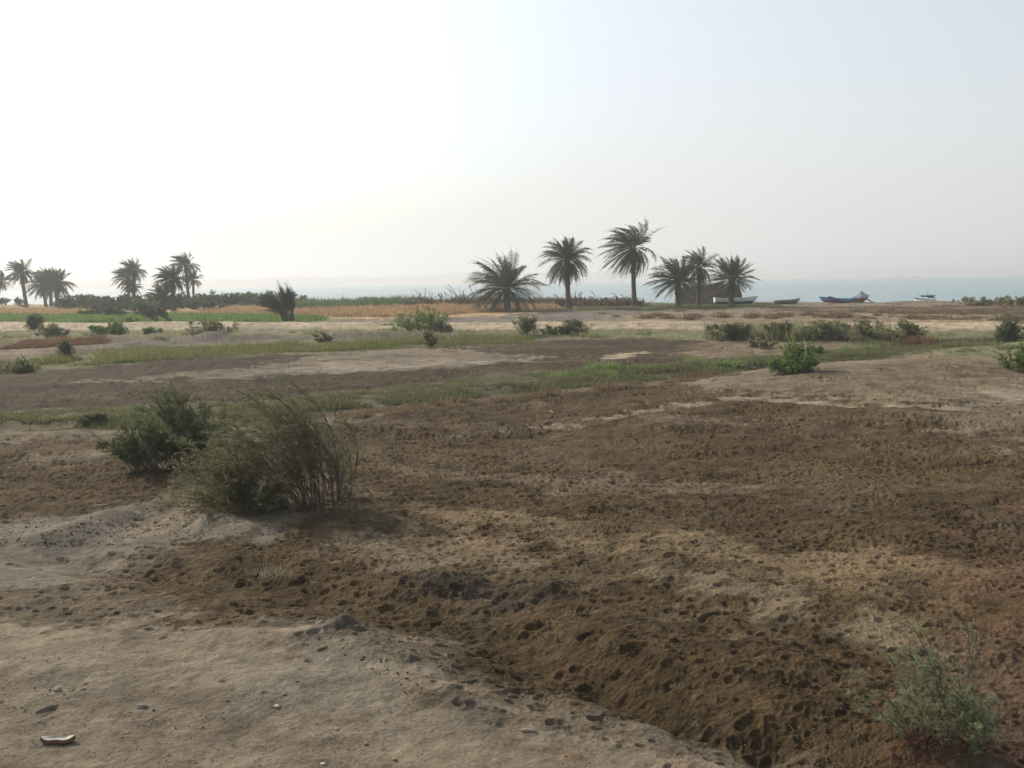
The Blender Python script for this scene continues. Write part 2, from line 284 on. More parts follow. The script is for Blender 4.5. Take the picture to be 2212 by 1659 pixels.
# ------------------------------------------------------------------ ground
C_SAND = (0.152, 0.120, 0.084); C_GREY = (0.138, 0.114, 0.085); C_BROWN = (0.076, 0.050, 0.025); C_DARK = (0.06, 0.042, 0.026)
C_PALE = (0.22, 0.21, 0.16); C_ROAD = (0.30, 0.24, 0.16); C_TAN = (0.135, 0.10, 0.064); C_GRN = (0.085, 0.074, 0.042)
ZONES = [  # polygon in photo pixels, colour, soft edge m, wobble m, mud roughness
    # far land by the shore
    ([(-400, 640), (2700, 640), (2700, 700), (-400, 698)], (0.16, 0.13, 0.09), 2, 4, 0),
    ([(1050, 652), (1660, 652), (1720, 664), (1300, 672), (1000, 672)], (0.085, 0.10, 0.05), 3, 4, 0),
    ([(880, 676), (1250, 672), (1700, 676), (1640, 688), (1250, 697), (800, 697)], (0.125, 0.105, 0.085), 2, 3, 0),
    ([(1650, 662), (2700, 650), (2700, 694), (2000, 690), (1700, 680)], (0.15, 0.105, 0.07), 2, 4, 0.3),
    ([(1420, 672), (1800, 672), (2300, 690), (2700, 705), (1300, 700), (1330, 690)], (0.19, 0.142, 0.092), 2, 3, 0),
    ([(-400, 655), (1180, 655), (1200, 672), (1080, 682), (620, 690), (-400, 690)], (0.30, 0.20, 0.10), 1.5, 2, 0),
    ([(-400, 680), (500, 679), (700, 685), (705, 692), (640, 697), (-400, 697)], (0.07, 0.12, 0.03), 1.5, 1.5, 0),
    ([(-400, 698), (640, 697), (1200, 698), (2300, 702), (2700, 702), (2700, 716), (2300, 716), (1200, 711), (640, 710), (-400, 716)], C_ROAD, 0.4, 0.5, 0),
    ([(-400, 716), (640, 711), (1400, 711), (2300, 718), (2700, 718), (2700, 740), (1500, 735), (1100, 725), (500, 740), (-400, 760)], (0.165, 0.13, 0.083), 1.0, 2, 0),
    ([(1150, 714), (2250, 718), (2300, 750), (1960, 752), (1650, 736), (1150, 728)], (0.13, 0.13, 0.07), 1.0, 2, 0),
    ([(-200, 738), (110, 730), (230, 732), (225, 744), (90, 752), (-200, 760)], (0.12, 0.08, 0.055), 0.8, 1.5, 0.4),
    ([(100, 752), (400, 748), (700, 742), (760, 739), (600, 744), (430, 752), (215, 764), (90, 782)], C_BROWN, 0.6, 0.8, 0.5),
    ([(170, 738), (420, 726), (1050, 722), (1060, 733), (560, 738), (200, 752)], (0.13, 0.108, 0.085), 0.6, 2.0, 0.6),
    # green grass strip underlay and bare mud beyond the second strip
    ([(-60, 798), (89, 779), (214, 761), (427, 752), (606, 742), (788, 738), (958, 727), (1160, 725), (1155, 741), (938, 750), (728, 760), (606, 763), (296, 784), (85, 802), (-60, 815)], (0.09, 0.10, 0.04), 0.3, 0.6, 0),
    ([(-300, 820), (85, 803), (296, 785), (606, 764), (938, 751), (1200, 733), (1400, 730), (1640, 742), (1660, 770), (1455, 788), (1221, 800), (1057, 811), (728, 851), (574, 872), (212, 882), (-300, 905)], (0.054, 0.037, 0.021), 0.3, 0.6, 0.9),
    ([(200, 823), (450, 803), (600, 790), (728, 762), (990, 752), (1090, 760), (1185, 780), (1060, 790), (728, 806), (420, 821)], (0.145, 0.115, 0.08), 0.5, 1.6, 0.4),
    ([(600, 803), (900, 792), (1060, 787), (1000, 778), (730, 785)], (0.185, 0.152, 0.112), 0.4, 1.2, 0.2),
    ([(1295, 770), (1345, 763), (1385, 759), (1400, 763), (1340, 774), (1300, 778)], (0.27, 0.21, 0.14), 0.2, 0.3, 0),
    ([(1500, 742), (1660, 740), (1700, 760), (1600, 772), (1480, 776)], C_TAN, 0.5, 1.0, 0.3),
    ([(1640, 742), (1900, 735), (1960, 748), (1850, 756), (1660, 775)], (0.17, 0.13, 0.085), 0.6, 1.2, 0.4),
    ([(-300, 905), (0, 893), (212, 880), (574, 870), (728, 849), (1057, 809), (1221, 799), (1455, 786), (1612, 773), (1850, 753), (2009, 741), (2300, 730), (2300, 757), (1989, 767), (1671, 795), (1455, 819), (1221, 842), (958, 866), (879, 873), (664, 893), (574, 919), (212, 928), (0, 926), (-300, 935)], C_GRN, 0.35, 0.7, 0.2),
    ([(1989, 768), (2060, 752), (2180, 745), (2300, 748), (2300, 765), (2150, 772), (2040, 778)], (0.17, 0.17, 0.085), 0.6, 0.6, 0),
    ([(-300, 760), (90, 760), (60, 790), (-300, 800)], C_TAN, 0.6, 1, 0.2),
    # the main trampled field and its paler parts
    ([(640, 930), (900, 885), (1221, 850), (1455, 830), (1600, 840), (1800, 850), (2100, 870), (2400, 880), (2500, 1700), (1900, 1700), (1750, 1640), (1250, 1530), (1000, 1450), (850, 1370), (560, 1345), (250, 1330), (180, 1250), (260, 1190), (560, 1140), (780, 1060)], C_BROWN, 0.25, 0.5, 1.0),
    ([(-300, 935), (260, 940), (330, 1000), (500, 1090), (560, 1140), (430, 1095), (300, 1090), (120, 1130), (-300, 1150)], C_BROWN, 0.25, 0.5, 0.9),
    ([(-300, 928), (230, 930), (240, 948), (90, 952), (-300, 960)], (0.13, 0.10, 0.065), 0.3, 0.5, 0.3),
    ([(60, 985), (200, 975), (240, 990), (150, 1003)], (0.135, 0.105, 0.07), 0.2, 0.3, 0.3),
    ([(1640, 815), (1750, 800), (1989, 770), (2400, 765), (2400, 835), (2150, 850), (2060, 885), (1850, 860), (1700, 845), (1560, 835)], (0.150, 0.112, 0.072), 0.9, 0.9, 0.3),
    ([(2050, 885), (2400, 850), (2400, 975), (2150, 960), (2020, 920)], (0.135, 0.10, 0.064), 0.9, 0.8, 0.4),
    ([(940, 943), (1150, 928), (1390, 882), (1560, 858), (1700, 860), (2000, 883), (2080, 875), (2150, 840), (2300, 815), (2300, 845), (2150, 868), (2080, 889), (1980, 891), (1700, 872), (1560, 870), (1400, 893), (1160, 933), (960, 946)], (0.195, 0.155, 0.108), 0.2, 0.3, 0.1),
    ([(1360, 905), (1500, 900), (1670, 912), (1500, 918), (1380, 922)], (0.135, 0.10, 0.065), 0.35, 0.4, 0.4),
    ([(770, 1058), (900, 1090), (1100, 1110), (1400, 1165), (1800, 1200), (2300, 1245), (2300, 1330), (2000, 1290), (1700, 1240), (1400, 1190), (1000, 1140), (800, 1110)], (0.120, 0.085, 0.048), 0.5, 0.6, 0.5),
    ([(1450, 1250), (1700, 1265), (1950, 1320), (1980, 1400), (1750, 1350), (1480, 1290)], (0.125, 0.094, 0.058), 0.45, 0.5, 0.5),
    ([(850, 1010), (1200, 1020), (1700, 1060), (1650, 1075), (1150, 1050)], (0.13, 0.095, 0.06), 0.4, 0.7, 0.9),
    ([(760, 1150), (950, 1170), (1150, 1200), (1100, 1240), (900, 1230), (760, 1190)], (0.15, 0.108, 0.066), 0.25, 0.4, 0.6),
    # near sand
    ([(-300, 1160), (260, 1150), (300, 1220), (420, 1330), (600, 1350), (900, 1400), (1150, 1490), (1400, 1590), (1600, 1660), (1600, 1760), (1300, 1700), (700, 1500), (-300, 1440)], (0.098, 0.074, 0.048), 0.5, 0.4, 0.6),
    ([(-300, 1150), (120, 1130), (300, 1085), (400, 1080), (480, 1110), (590, 1165), (480, 1175), (330, 1165), (260, 1190), (215, 1235), (100, 1275), (-300, 1290)], C_GREY, 0.28, 0.3, 0.1),
    ([(300, 1105), (400, 1095), (440, 1120), (340, 1150), (270, 1160)], (0.17, 0.135, 0.095), 0.1, 0.15, 0.4),
    ([(-300, 1360), (120, 1345), (230, 1350), (400, 1335), (600, 1385), (780, 1368), (900, 1430), (1050, 1510), (1220, 1575), (1400, 1625), (1560, 1672), (1600, 1760), (-300, 1760)], C_SAND, 0.26, 0.3, 0.08),
    ([(420, 1450), (560, 1420), (700, 1370), (790, 1375), (830, 1420), (960, 1520), (1050, 1570), (900, 1560), (700, 1500), (500, 1500)], (0.150, 0.124, 0.092), 0.15, 0.35, 0.1),
    ([(20, 1455), (260, 1440), (300, 1480), (240, 1550), (60, 1530)], (0.145, 0.118, 0.085), 0.12, 0.35, 0.1),
    ([(2150, 1100), (2500, 1000), (2500, 1760), (1750, 1760), (1950, 1590), (2110, 1450)], (0.095, 0.056, 0.032), 0.6, 0.6, 0.9),  # reddish vignette along the right edge, put into the soil colour
    ([(1880, 1590), (2050, 1610), (2300, 1560), (2400, 1700), (1800, 1740)], (0.065, 0.032, 0.02), 0.3, 0.3, 0.9),  # darkest part of the corner vignette, also painted as soil colour
    ([(860, 1245), (960, 1232), (1040, 1250), (1060, 1290), (960, 1290), (870, 1275)], (0.06, 0.043, 0.03), 0.08, 0.12, 1.6),
    ([(1060, 1290), (1200, 1265), (1230, 1290), (1130, 1315), (1070, 1310)], (0.06, 0.043, 0.03), 0.08, 0.12, 1.6),
]
def build_ground():
    th = np.concatenate([np.linspace(-180, -38, 50)[:-1], np.linspace(-38, -31, 90)[:-1], np.linspace(-31, 31, 1300), np.linspace(31, 38, 90)[1:], np.linspace(38, 180, 50)[1:]])
    thr = np.radians(th)
    near = np.linspace(0.4, 5.2, 10)[:-1]
    inv = CAMH * F0 / np.linspace(CAMH * F0 / 5.2, CAMH * F0 / 160.0, 1250)
    far = np.geomspace(160, 12000, 60)[1:]
    rr = np.concatenate([near, inv, far])
    nr, nc = len(rr), len(thr)
    X = rr[:, None] * np.sin(thr)[None]; Y = rr[:, None] * np.cos(thr)[None]
    x, y = X.ravel(), Y.ravel()
    Z = H(x, y)
    col = np.tile(np.array(C_SAND), (len(x), 1)); mud = np.full(len(x), 0.3)
    wf = fbm(x, y, 0.22, 4, 7, 0.7); wg = fbm(x, y * 2.2, 0.7, 4, 9, 0.65)
    w1 = fbm(x, y, 1.1, 4, 5, 0.6); w2 = fbm(x, y, 1.1, 4, 6, 0.6)
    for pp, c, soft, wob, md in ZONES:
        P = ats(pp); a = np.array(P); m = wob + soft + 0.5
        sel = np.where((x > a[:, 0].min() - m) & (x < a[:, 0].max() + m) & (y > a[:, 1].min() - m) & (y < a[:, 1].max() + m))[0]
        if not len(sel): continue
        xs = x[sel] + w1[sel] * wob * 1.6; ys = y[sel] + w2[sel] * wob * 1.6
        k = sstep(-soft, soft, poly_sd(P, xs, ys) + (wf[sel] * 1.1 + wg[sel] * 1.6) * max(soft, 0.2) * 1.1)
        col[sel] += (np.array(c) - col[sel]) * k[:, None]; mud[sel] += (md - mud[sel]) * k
    # natural mottling: damp and dry soil
    mott = fbm(x, y, 3.5, 4, 11, 0.6); fine = fbm(x, y, 0.35, 3, 12, 0.6)
    col *= np.clip(1 + 0.38 * mott + 0.30 * fine * (0.7 + mud) + 0.42 * wg * (mud < 0.6) + 0.3 * wf, 0.45, 1.6)[:, None]
    dry = sstep(0.12, 0.45, fbm(x, y, 1.6, 4, 13, 0.6)) * (mud > 0.5) * 0.28
    col += (np.array((0.16, 0.122, 0.08)) - col) * dry[:, None]
    r = np.hypot(x, y)
    # trampled surface
    cl = fbm(x, y, 0.30, 3, 21, 0.65); rid = 0.5 - np.abs(fbm(x, y, 0.22, 2, 22))
    lump = 0.28 - np.abs(fbm(x, y, 0.55, 3, 33, 0.55)); Z += np.clip(mud - 0.5, 0, 1) * lump * 0.065 * sstep(45, 14, r)
    Z += mud * (cl * 0.022 + rid * 0.008) * (1 + sstep(12, 30, r) * 1.2) + mud * fbm(x, y, 0.9, 2, 24) * 0.05
    Z += np.clip(mud - 0.3, 0, 1) * fbm(x, y * 1.8, 0.42, 4, 35, 0.6) * 0.05 * sstep(30, 12, r)
    Z += fbm(x, y, 0.11, 2, 27, 0.6) * 0.012 * (0.9 + mud) + fbm(x, y, 0.5, 3, 28, 0.6) * 0.022
    gran = fbm(x, y, 1.3, 3, 29) > 0.02; Z += gran * mud * np.maximum(fbm(x, y, 0.055, 2, 30, 0.7), 0) * 0.018
    Z += np.clip(mud - 1.0, 0, 1) * fbm(x, y, 0.16, 3, 25, 0.6) * 0.06
    # crumbly clods on the near crest
    for pts, wd, am in ((fl((700, 1372), (790, 1378)), 0.16, 0.09), (fl((800, 1410), (900, 1455), (1000, 1540), (1060, 1575)), 0.07, 0.05), (fl((430, 1130), (500, 1150)), 0.12, 0.04)):
        d, _, _ = pline(pts, x, y); k = np.exp(-((d + 0.05 * wf) / wd) ** 2) * sstep(-0.12, 0.15, fbm(x, y, 0.24, 3, 37, 0.6))
        Z += k * np.abs(fbm(x, y, 0.15, 3, 31, 0.55)) * am * 1.5; col += (np.array((0.10, 0.083, 0.064)) - col) * (k * 0.6)[:, None]
    Z2 = Z.reshape(nr, nc); C2 = col.reshape(nr, nc, 3); M2 = mud.reshape(nr, nc)
    # hoof prints
    PN = np.clip(fbm(x, y, 0.09, 2, 44), -0.5, 0.5).reshape(nr, nc)
    def pit(px_, py_, rad, dep, asp, ang):
        r0 = math.hypot(px_, py_); t0 = math.degrees(math.atan2(px_, py_)); e = rad * 2.4
        i0, i1 = np.searchsorted(rr, (r0 - e, r0 + e)); de = math.degrees(e / r0); j0, j1 = np.searchsorted(th, (t0 - de, t0 + de))
        if i1 - i0 < 1 or j1 - j0 < 1: return
        i0 = max(i0 - 1, 0)
        dx = X[i0:i1, j0:j1] - px_; dy = Y[i0:i1, j0:j1] - py_; c, s = math.cos(ang), math.sin(ang)
        u = (dx * c + dy * s) / asp; v = -dx * s + dy * c; q = (u * u + v * v) / (rad * rad) * (1 + 1.5 * PN[i0:i1, j0:j1])
        Z2[i0:i1, j0:j1] += -dep * np.exp(-q * q * 0.9) + dep * 0.28 * np.exp(-(np.sqrt(q) - 1.45) ** 2 * 6)
    R1 = np.random.default_rng(5); NP = 60000
    q1 = R1.uniform(-60, 2260, NP); q2 = np.where(np.arange(NP) % 3 == 0, 905 + 755 * R1.random(NP) ** 0.7, np.where(np.arange(NP) % 3 == 1, 880 + 360 * R1.random(NP), 750 + 300 * R1.random(NP)))
    dd = (RM @ np.stack([(q1 - 1106) / F0, -(q2 - 829.5) / F0, -np.ones(NP)])).T; tt = -CAMH / dd[:, 2]; WX, WY = dd[:, 0] * tt, dd[:, 1] * tt
    cl2 = fbm(WX, WY, 1.3, 2, 71); u1 = R1.random(NP); cells = {}
    for wx, wy, c2, uu in zip(WX, WY, cl2, u1):
        i = min(nr - 1, np.searchsorted(rr, math.hypot(wx, wy))); j = min(nc - 1, np.searchsorted(th, math.degrees(math.atan2(wx, wy)))); md = M2[i, j]
        if wy < 12 and R1.random() < 0.62: continue
        if uu > md * 1.15 - 0.10 or (c2 < -0.05 and uu > 0.25) or c2 < -0.28: continue
        rad = R1.uniform(0.020, 0.042) * (1.35 if R1.random() < 0.08 else 1) * (1 + 0.022 * max(wy - 8, 0))
        g = rad * 2.9; key = (int(wx // 0.16), int(wy // 0.16)); ok = True
        for a_ in (-1, 0, 1):
            for b_ in (-1, 0, 1):
                for (ox, oy) in cells.get((key[0] + a_, key[1] + b_), ()):
                    if (ox - wx) ** 2 + (oy - wy) ** 2 < g * g: ok = False
        if not ok: continue
        cells.setdefault(key, []).append((wx, wy))
        pit(wx, wy, rad, rad * R1.uniform(0.35, 0.85) * (1 + 0.05 * min(max(wy - 9, 0), 16)), R1.uniform(1.0, 1.8), R1.uniform(-0.7, 0.7))
    for px_, py_, rad, asp in ((1155, 1345, .08, 1.6), (1130, 1355, .06, 1.2), (1240, 1335, .07, 1.3), (835, 1300, .07, 1.3), (740, 1287, .06, 1), (730, 1318, .05, 1), (1060, 1390, .05, 1.6), (1265, 1385, .08, 1.5),
                               (1520, 1340, .06, 1), (1600, 1480, .05, 1.2), (1480, 1330, .05, 1.3), (1370, 1415, .07, 1.3), (1530, 1550, .07, 1.2), (1610, 1555, .08, 1.3), (1170, 1500, .05, 1.2), (1120, 1490, .05, 1.2),
                               (100, 1535, .05, 1.5), (520, 1243, .05, 1.5), (645, 1250, .06, 2), (560, 1235, .05, 1.4), (1175, 1235, .05, 2.2), (1930, 1240, .05, 1.4), (1870, 1300, .05, 1.4), (1740, 1500, .06, 1.4)):
        wx, wy = flat(px_, py_); pit(wx, wy, rad * 0.8, rad * 0.8, asp, 0.2)
    V = np.stack([x, y, Z2.ravel()], 1)
    idx = np.arange(nr * nc).reshape(nr, nc)
    Fq = np.stack([idx[:-1, :-1], idx[:-1, 1:], idx[1:, 1:], idx[1:, :-1]], -1).reshape(-1, 4)[:, ::-1]
    m, nt_, b = mat('ground_soil', 0.95)
    b.inputs['Specular IOR Level'].default_value = 0.1
    a = nt_.nodes.new('ShaderNodeAttribute'); a.attribute_name = 'soil'
    am = nt_.nodes.new('ShaderNodeAttribute'); am.attribute_name = 'mud'
    t1 = tex(nt_, 'ShaderNodeTexNoise', 9, 6, rough=0.75); t2 = tex(nt_, 'ShaderNodeTexNoise', 42, 6, rough=0.8); t3 = tex(nt_, 'ShaderNodeTexVoronoi', 22, 0)
    f = math_n(nt_, 'ADD', math_n(nt_, 'MULTIPLY', t1.outputs['Fac'], 1.3), math_n(nt_, 'MULTIPLY', t2.outputs['Fac'], 1.8))
    f = math_n(nt_, 'ADD', f, -0.55)
    nt_.links.new(mul(nt_, a.outputs['Color'], f), b.inputs['Base Color'])
    hh = math_n(nt_, 'ADD', math_n(nt_, 'MULTIPLY', t2.outputs['Fac'], 0.35), math_n(nt_, 'ADD', t1.outputs['Fac'], math_n(nt_, 'MULTIPLY', t3.outputs['Distance'], 0.5)))
    bump(nt_, b, hh, math_n(nt_, 'ADD', math_n(nt_, 'MULTIPLY', am.outputs['Fac'], 0.5), 0.4), 0.05)
    o = mesh_np('ground', V, Fq, m, None, True)
    ca = o.data.attributes.new('soil', 'FLOAT_COLOR', 'POINT'); ca.data.foreach_set('color', np.concatenate([C2.reshape(-1, 3), np.ones((nr * nc, 1))], 1).astype(np.float32).ravel())
    ma = o.data.attributes.new('mud', 'FLOAT', 'POINT'); ma.data.foreach_set('value', M2.ravel().astype(np.float32))
    tag(o, 'trampled brown soil and pale sand reaching to the lake shore', None, None, 'structure')
build_ground()

# ------------------------------------------------------------------ water and far shore
def build_water():
    m, n, b = mat('lake_water', 0.22); b.inputs['Base Color'].default_value = (0.10, 0.17, 0.18, 1); b.inputs['Specular IOR Level'].default_value = 0.5
    t = tex(n, 'ShaderNodeTexNoise', 0.9, 4, stretch=(1, 1.8, 1)); t2 = tex(n, 'ShaderNodeTexNoise', 0.02, 3, stretch=(0.35, 1.6, 1))
    bump(n, b, t.outputs['Fac'], 0.9, 0.35)
    n.links.new(ramp(n, t2.outputs['Fac'], [(0.35, (0.10, 0.185, 0.20)), (0.65, (0.15, 0.24, 0.245))]), b.inputs['Base Color'])
    xs = np.linspace(-9000, 9000, 40); ys = np.geomspace(60, 12000, 60)
    X, Y = np.meshgrid(xs, ys); V = np.stack([X.ravel(), Y.ravel(), np.full(X.size, -1.0)], 1)
    idx = np.arange(X.size).reshape(X.shape)
    o = mesh_np('water', V, np.stack([idx[:-1, :-1], idx[:-1, 1:], idx[1:, 1:], idx[1:, :-1]], -1).reshape(-1, 4), m)
    tag(o, 'calm pale blue lake water', None, None, 'structure')
    # far shore ridge
    m2 = plain_mat('far_hills', (0.33, 0.27, 0.19), 0.3, 0.01)
    K = 400; az = np.linspace(-50, 55, K)
    rd = np.interp(az, [-50, -27, -12, 0, 12, 27, 55], [2600, 2700, 3100, 3600, 4300, 5200, 6500])
    hh = np.interp(az, [-50, -27, -14, -4, 2, 8, 14, 20, 27, 55], [24, 20, 23, 26, 34, 34, 34, 40, 46, 46]) + fbm(az * 1.0, az * 0 + 3, 4.0, 4, 40) * 16
    rows = []
    for k, (dr, hz) in enumerate(((-60, -2), (0, 0.12), (140, 0.55), (330, 0.9), (600, 1.0), (1200, 0.9))):
        rad = rd + dr + fbm(az, az * 0 + k, 2.0, 3, 50 + k) * 120 * (k > 0)
        z = -3.0 + np.maximum(hh * hz, 0) * (1 + 0.25 * fbm(az, az * 0 + k * 5, 1.5, 3, 60 + k)) + (3 if k else 0)
        rows.append(np.stack([rad * np.sin(np.radians(az)), rad * np.cos(np.radians(az)), z], 1))
    V = np.concatenate(rows); idx = np.arange(len(V)).reshape(len(rows), K)
    o = mesh_np('hills', V, np.stack([idx[:-1, :-1], idx[:-1, 1:], idx[1:, 1:], idx[1:, :-1]], -1).reshape(-1, 4), m2, None, True)
    tag(o, 'low pale desert hills across the lake', None, None, 'structure')
build_water()

# ------------------------------------------------------------------ vegetation generators
WIND = np.array([-1.0, 0.05, 0.0])
def curve_paths(P, D, L, K, wind, grav, jit=0.15):
    """integrate N curved paths"""
    N = len(P); pts = np.zeros((N, K, 3)); pts[:, 0] = P; d = norm(D); step = (np.asarray(L) / (K - 1)).reshape(-1, 1)
    wv = WIND * wind + np.array([0, 0, -grav])
    for k in range(1, K):
        d = norm(d + wv * (k / K) / K * 2.0 + rng.normal(size=(N, 3)) * jit / K * 2)
        pts[:, k] = pts[:, k - 1] + d * step
    return pts
def children(paths, n, smin, smax, lens, spread, K, wind, grav, up=0.0):
    N, K0, _ = paths.shape
    s = rng.uniform(smin, smax, (N, n)); f = s * (K0 - 1); i = np.minimum(f.astype(int), K0 - 2); fr = (f - i)[..., None]
    ar = np.arange(N)[:, None]; a = paths[ar, i]; b = paths[ar, i + 1]
    P = (a + (b - a) * fr).reshape(-1, 3); T = norm(b - a).reshape(-1, 3)
    D = norm(T + rng.normal(size=P.shape) * spread + np.array([0, 0, up]))
    L = (np.repeat(lens, n) if np.ndim(lens) else np.full(len(P), lens)) * rng.uniform(0.5, 1.1, len(P)) * (1.1 - 0.55 * s.ravel())
    return curve_paths(P, D, L, K, wind, grav), L
def leaves_on(paths, n, smin, smax, L, Wd, spread, wind=0.3):
    N, K0, _ = paths.shape
    s = rng.uniform(smin, smax, (N, n)); f = s * (K0 - 1); i = np.minimum(f.astype(int), K0 - 2); fr = (f - i)[..., None]
    ar = np.arange(N)[:, None]; a = paths[ar, i]; b = paths[ar, i + 1]
    P = (a + (b - a) * fr).reshape(-1, 3); T = norm(b - a).reshape(-1, 3)
    D = T + rng.normal(size=P.shape) * spread + WIND * wind
    V, Fq = slivers(P, D, L * rng.uniform(0.5, 1.3, len(P)), Wd * rng.uniform(0.6, 1.3, len(P)), 0.35)
    base = np.repeat(rng.random(N), n) * 0.6 + rng.random(N * n) * 0.4
    return V, Fq, np.repeat(base, 4)
def shrub_geo(h, w, n_stems=14, n_br=9, n_tw=7, n_leaf=7, leafL=0.06, leafW=0.012, wind=0.6, base_r=0.15, el=(35, 95), lean=0.0, spread=0.5, jit=0.2, grav=0.05, twigs=True, side=None):
    az = rng.uniform(0, 2 * math.pi, n_stems); e = np.radians(rng.uniform(*el, n_stems))
    if side is not None: az = rng.normal(math.pi, side, n_stems)
    D = np.stack([np.cos(az) * np.cos(e) * w / h + lean, np.sin(az) * np.cos(e) * w / h, np.sin(e)], 1)
    P = np.stack([np.cos(az) * base_r * rng.random(n_stems), np.sin(az) * base_r * rng.random(n_stems), np.full(n_stems, -0.03)], 1)
    sl = np.hypot(np.sin(e) * h, np.cos(e) * w) * rng.uniform(0.7, 1.1, n_stems)
    st = curve_paths(P, D, sl, 9, wind, grav, jit)
    br, bl = children(st, n_br, 0.14, 1.0, sl * 0.42, spread, 6, wind * 0.6, grav)
    if n_tw: tw, tl = children(br, n_tw, 0.15, 1.0, bl * 0.5, spread, 4, wind * 0.5, grav)
    else: tw = br
    leaf = leaves_on(tw, n_leaf, 0.1, 1.0, leafL, leafW, 0.45, wind * 0.3)
    wd = MB(); K = 9
    rw = (0.0075 * h ** 0.7)
    V, Fq = tubes(st, np.linspace(1, 0.25, 9)[None] * rw * rng.uniform(0.6, 1.2, (n_stems, 1)), 4); wd.add(V, Fq)
    V, Fq = tubes(br, np.linspace(0.45, 0.15, 6)[None] * rw * np.ones((len(br), 1)), 3); wd.add(V, Fq)
    if n_tw and twigs: V, Fq = tubes(tw, np.linspace(0.25, 0.1, 4)[None] * rw * np.ones((len(tw), 1)), 3); wd.add(V, Fq)
    return leaf, wd
def shrub(name, px, py, label, cat, h, w, leafmat, group=None, wood='wood', clumps=None, fit=None, fpc=99.3, **kw):
    p = at(px, py); o = empty(name, p); tag(o, label, cat, group)
    lf = MB(); wd = MB()
    for (dx, dy, s, extra) in (clumps or [(0, 0, 1, {})]):
        k = dict(kw); k.update(extra); leaf, w_ = shrub_geo(h * s, w * s, **k)
        off = np.array([dx, dy, 0.0]); off[2] = float(H(np.array([p[0] + dx]), np.array([p[1] + dy]))[0]) - p[2]
        lf.add(leaf[0] + off, leaf[1], leaf[2])
        for V, Fq in zip([np.vstack(w_.V)], [np.vstack(w_.F)]): wd.add(V + off, Fq)
    if fit:                                     # stretch the grown bush to the height and width it has in the photo
        s_ = p[1] / F0; A = np.vstack(lf.V); x0, x1 = np.percentile(A[:, 0], (2, 98)); z1 = np.percentile(A[:, 2], fpc)
        t0, t1 = (fit[0] - px) * s_, (fit[1] - px) * s_; tz = (py - fit[2]) * s_; kx = (t1 - t0) / (x1 - x0)
        for mb_ in (lf, wd):
            for V in mb_.V: V[:, 0] = t0 + (V[:, 0] - x0) * kx; V[:, 2] *= np.where(V[:, 2] > 0, tz / z1, 1.0)
    lf.build('foliage', M[leafmat], o); wd.build('branches', M[wood], o)
    return o

# foreground bushes -------------------------------------------------
rng = np.random.default_rng(101)
shrub('tamarisk_bush', 372, 1012, 'dark green feathery bush with several lobes behind the wind-bent one', 'bush', 1.35, 1.1, 'tamarisk_dark',
      clumps=[(0.15, 0.2, 1.0, {}), (0.05, 0.0, 0.85, {}), (-0.75, 0.1, 0.62, {}), (0.75, -0.1, 0.68, {}), (-0.35, -0.25, 0.6, {}), (0.35, 0.0, 1.0, {'lean': -0.1})],
      n_stems=16, n_br=12, n_tw=8, n_leaf=10, leafL=0.04, leafW=0.009, wind=0.45, base_r=0.25, fit=(255, 515, 850), fpc=98.8)
rng = np.random.default_rng(102)
shrub('tamarisk_bush', 700, 1092, 'large thin olive bush bent leftwards by wind, bare stems arching from its right base', 'bush', 1.95, 1.7, 'tamarisk',
      clumps=[(0.38, 0.15, 0.95, {'el': (55, 108), 'wind': 1.4, 'base_r': 0.3}), (0.15, 0.0, 1.0, {'el': (60, 95), 'wind': 1.2, 'side': 0.9}), (0.0, -0.1, 0.95, {'el': (35, 80), 'side': 0.7}), (-0.35, 0.1, 0.8, {'el': (20, 80), 'side': 0.9}), (-0.75, -0.2, 0.5, {'el': (15, 80)}), (-1.25, 0.15, 0.55, {'el': (15, 85)}), (-0.9, 0.3, 0.75, {'el': (20, 85)})],
      n_stems=17, n_br=12, n_tw=7, n_leaf=12, leafL=0.042, leafW=0.0052, wind=0.8, base_r=0.22, spread=0.6, grav=0.15, fit=(405, 742, 850), fpc=98.2, twigs=False)
rng = np.random.default_rng(103)
shrub('tamarisk_bush', 2035, 1600, 'sparse pale blue-green bush with fine sprays at the lower right', 'bush', 0.95, 0.62, 'tamarisk_pale',
      clumps=[(0.0, 0.0, 1.0, {'el': (60, 110)}), (-0.2, 0.05, 0.7, {}), (0.22, -0.05, 0.6, {}), (0.02, -0.12, 0.5, {})],
      n_stems=10, n_br=9, n_tw=8, n_leaf=10, leafL=0.028, leafW=0.0035, wind=0.55, base_r=0.12, spread=0.35, grav=0.02, fit=(1880, 2150, 1340))

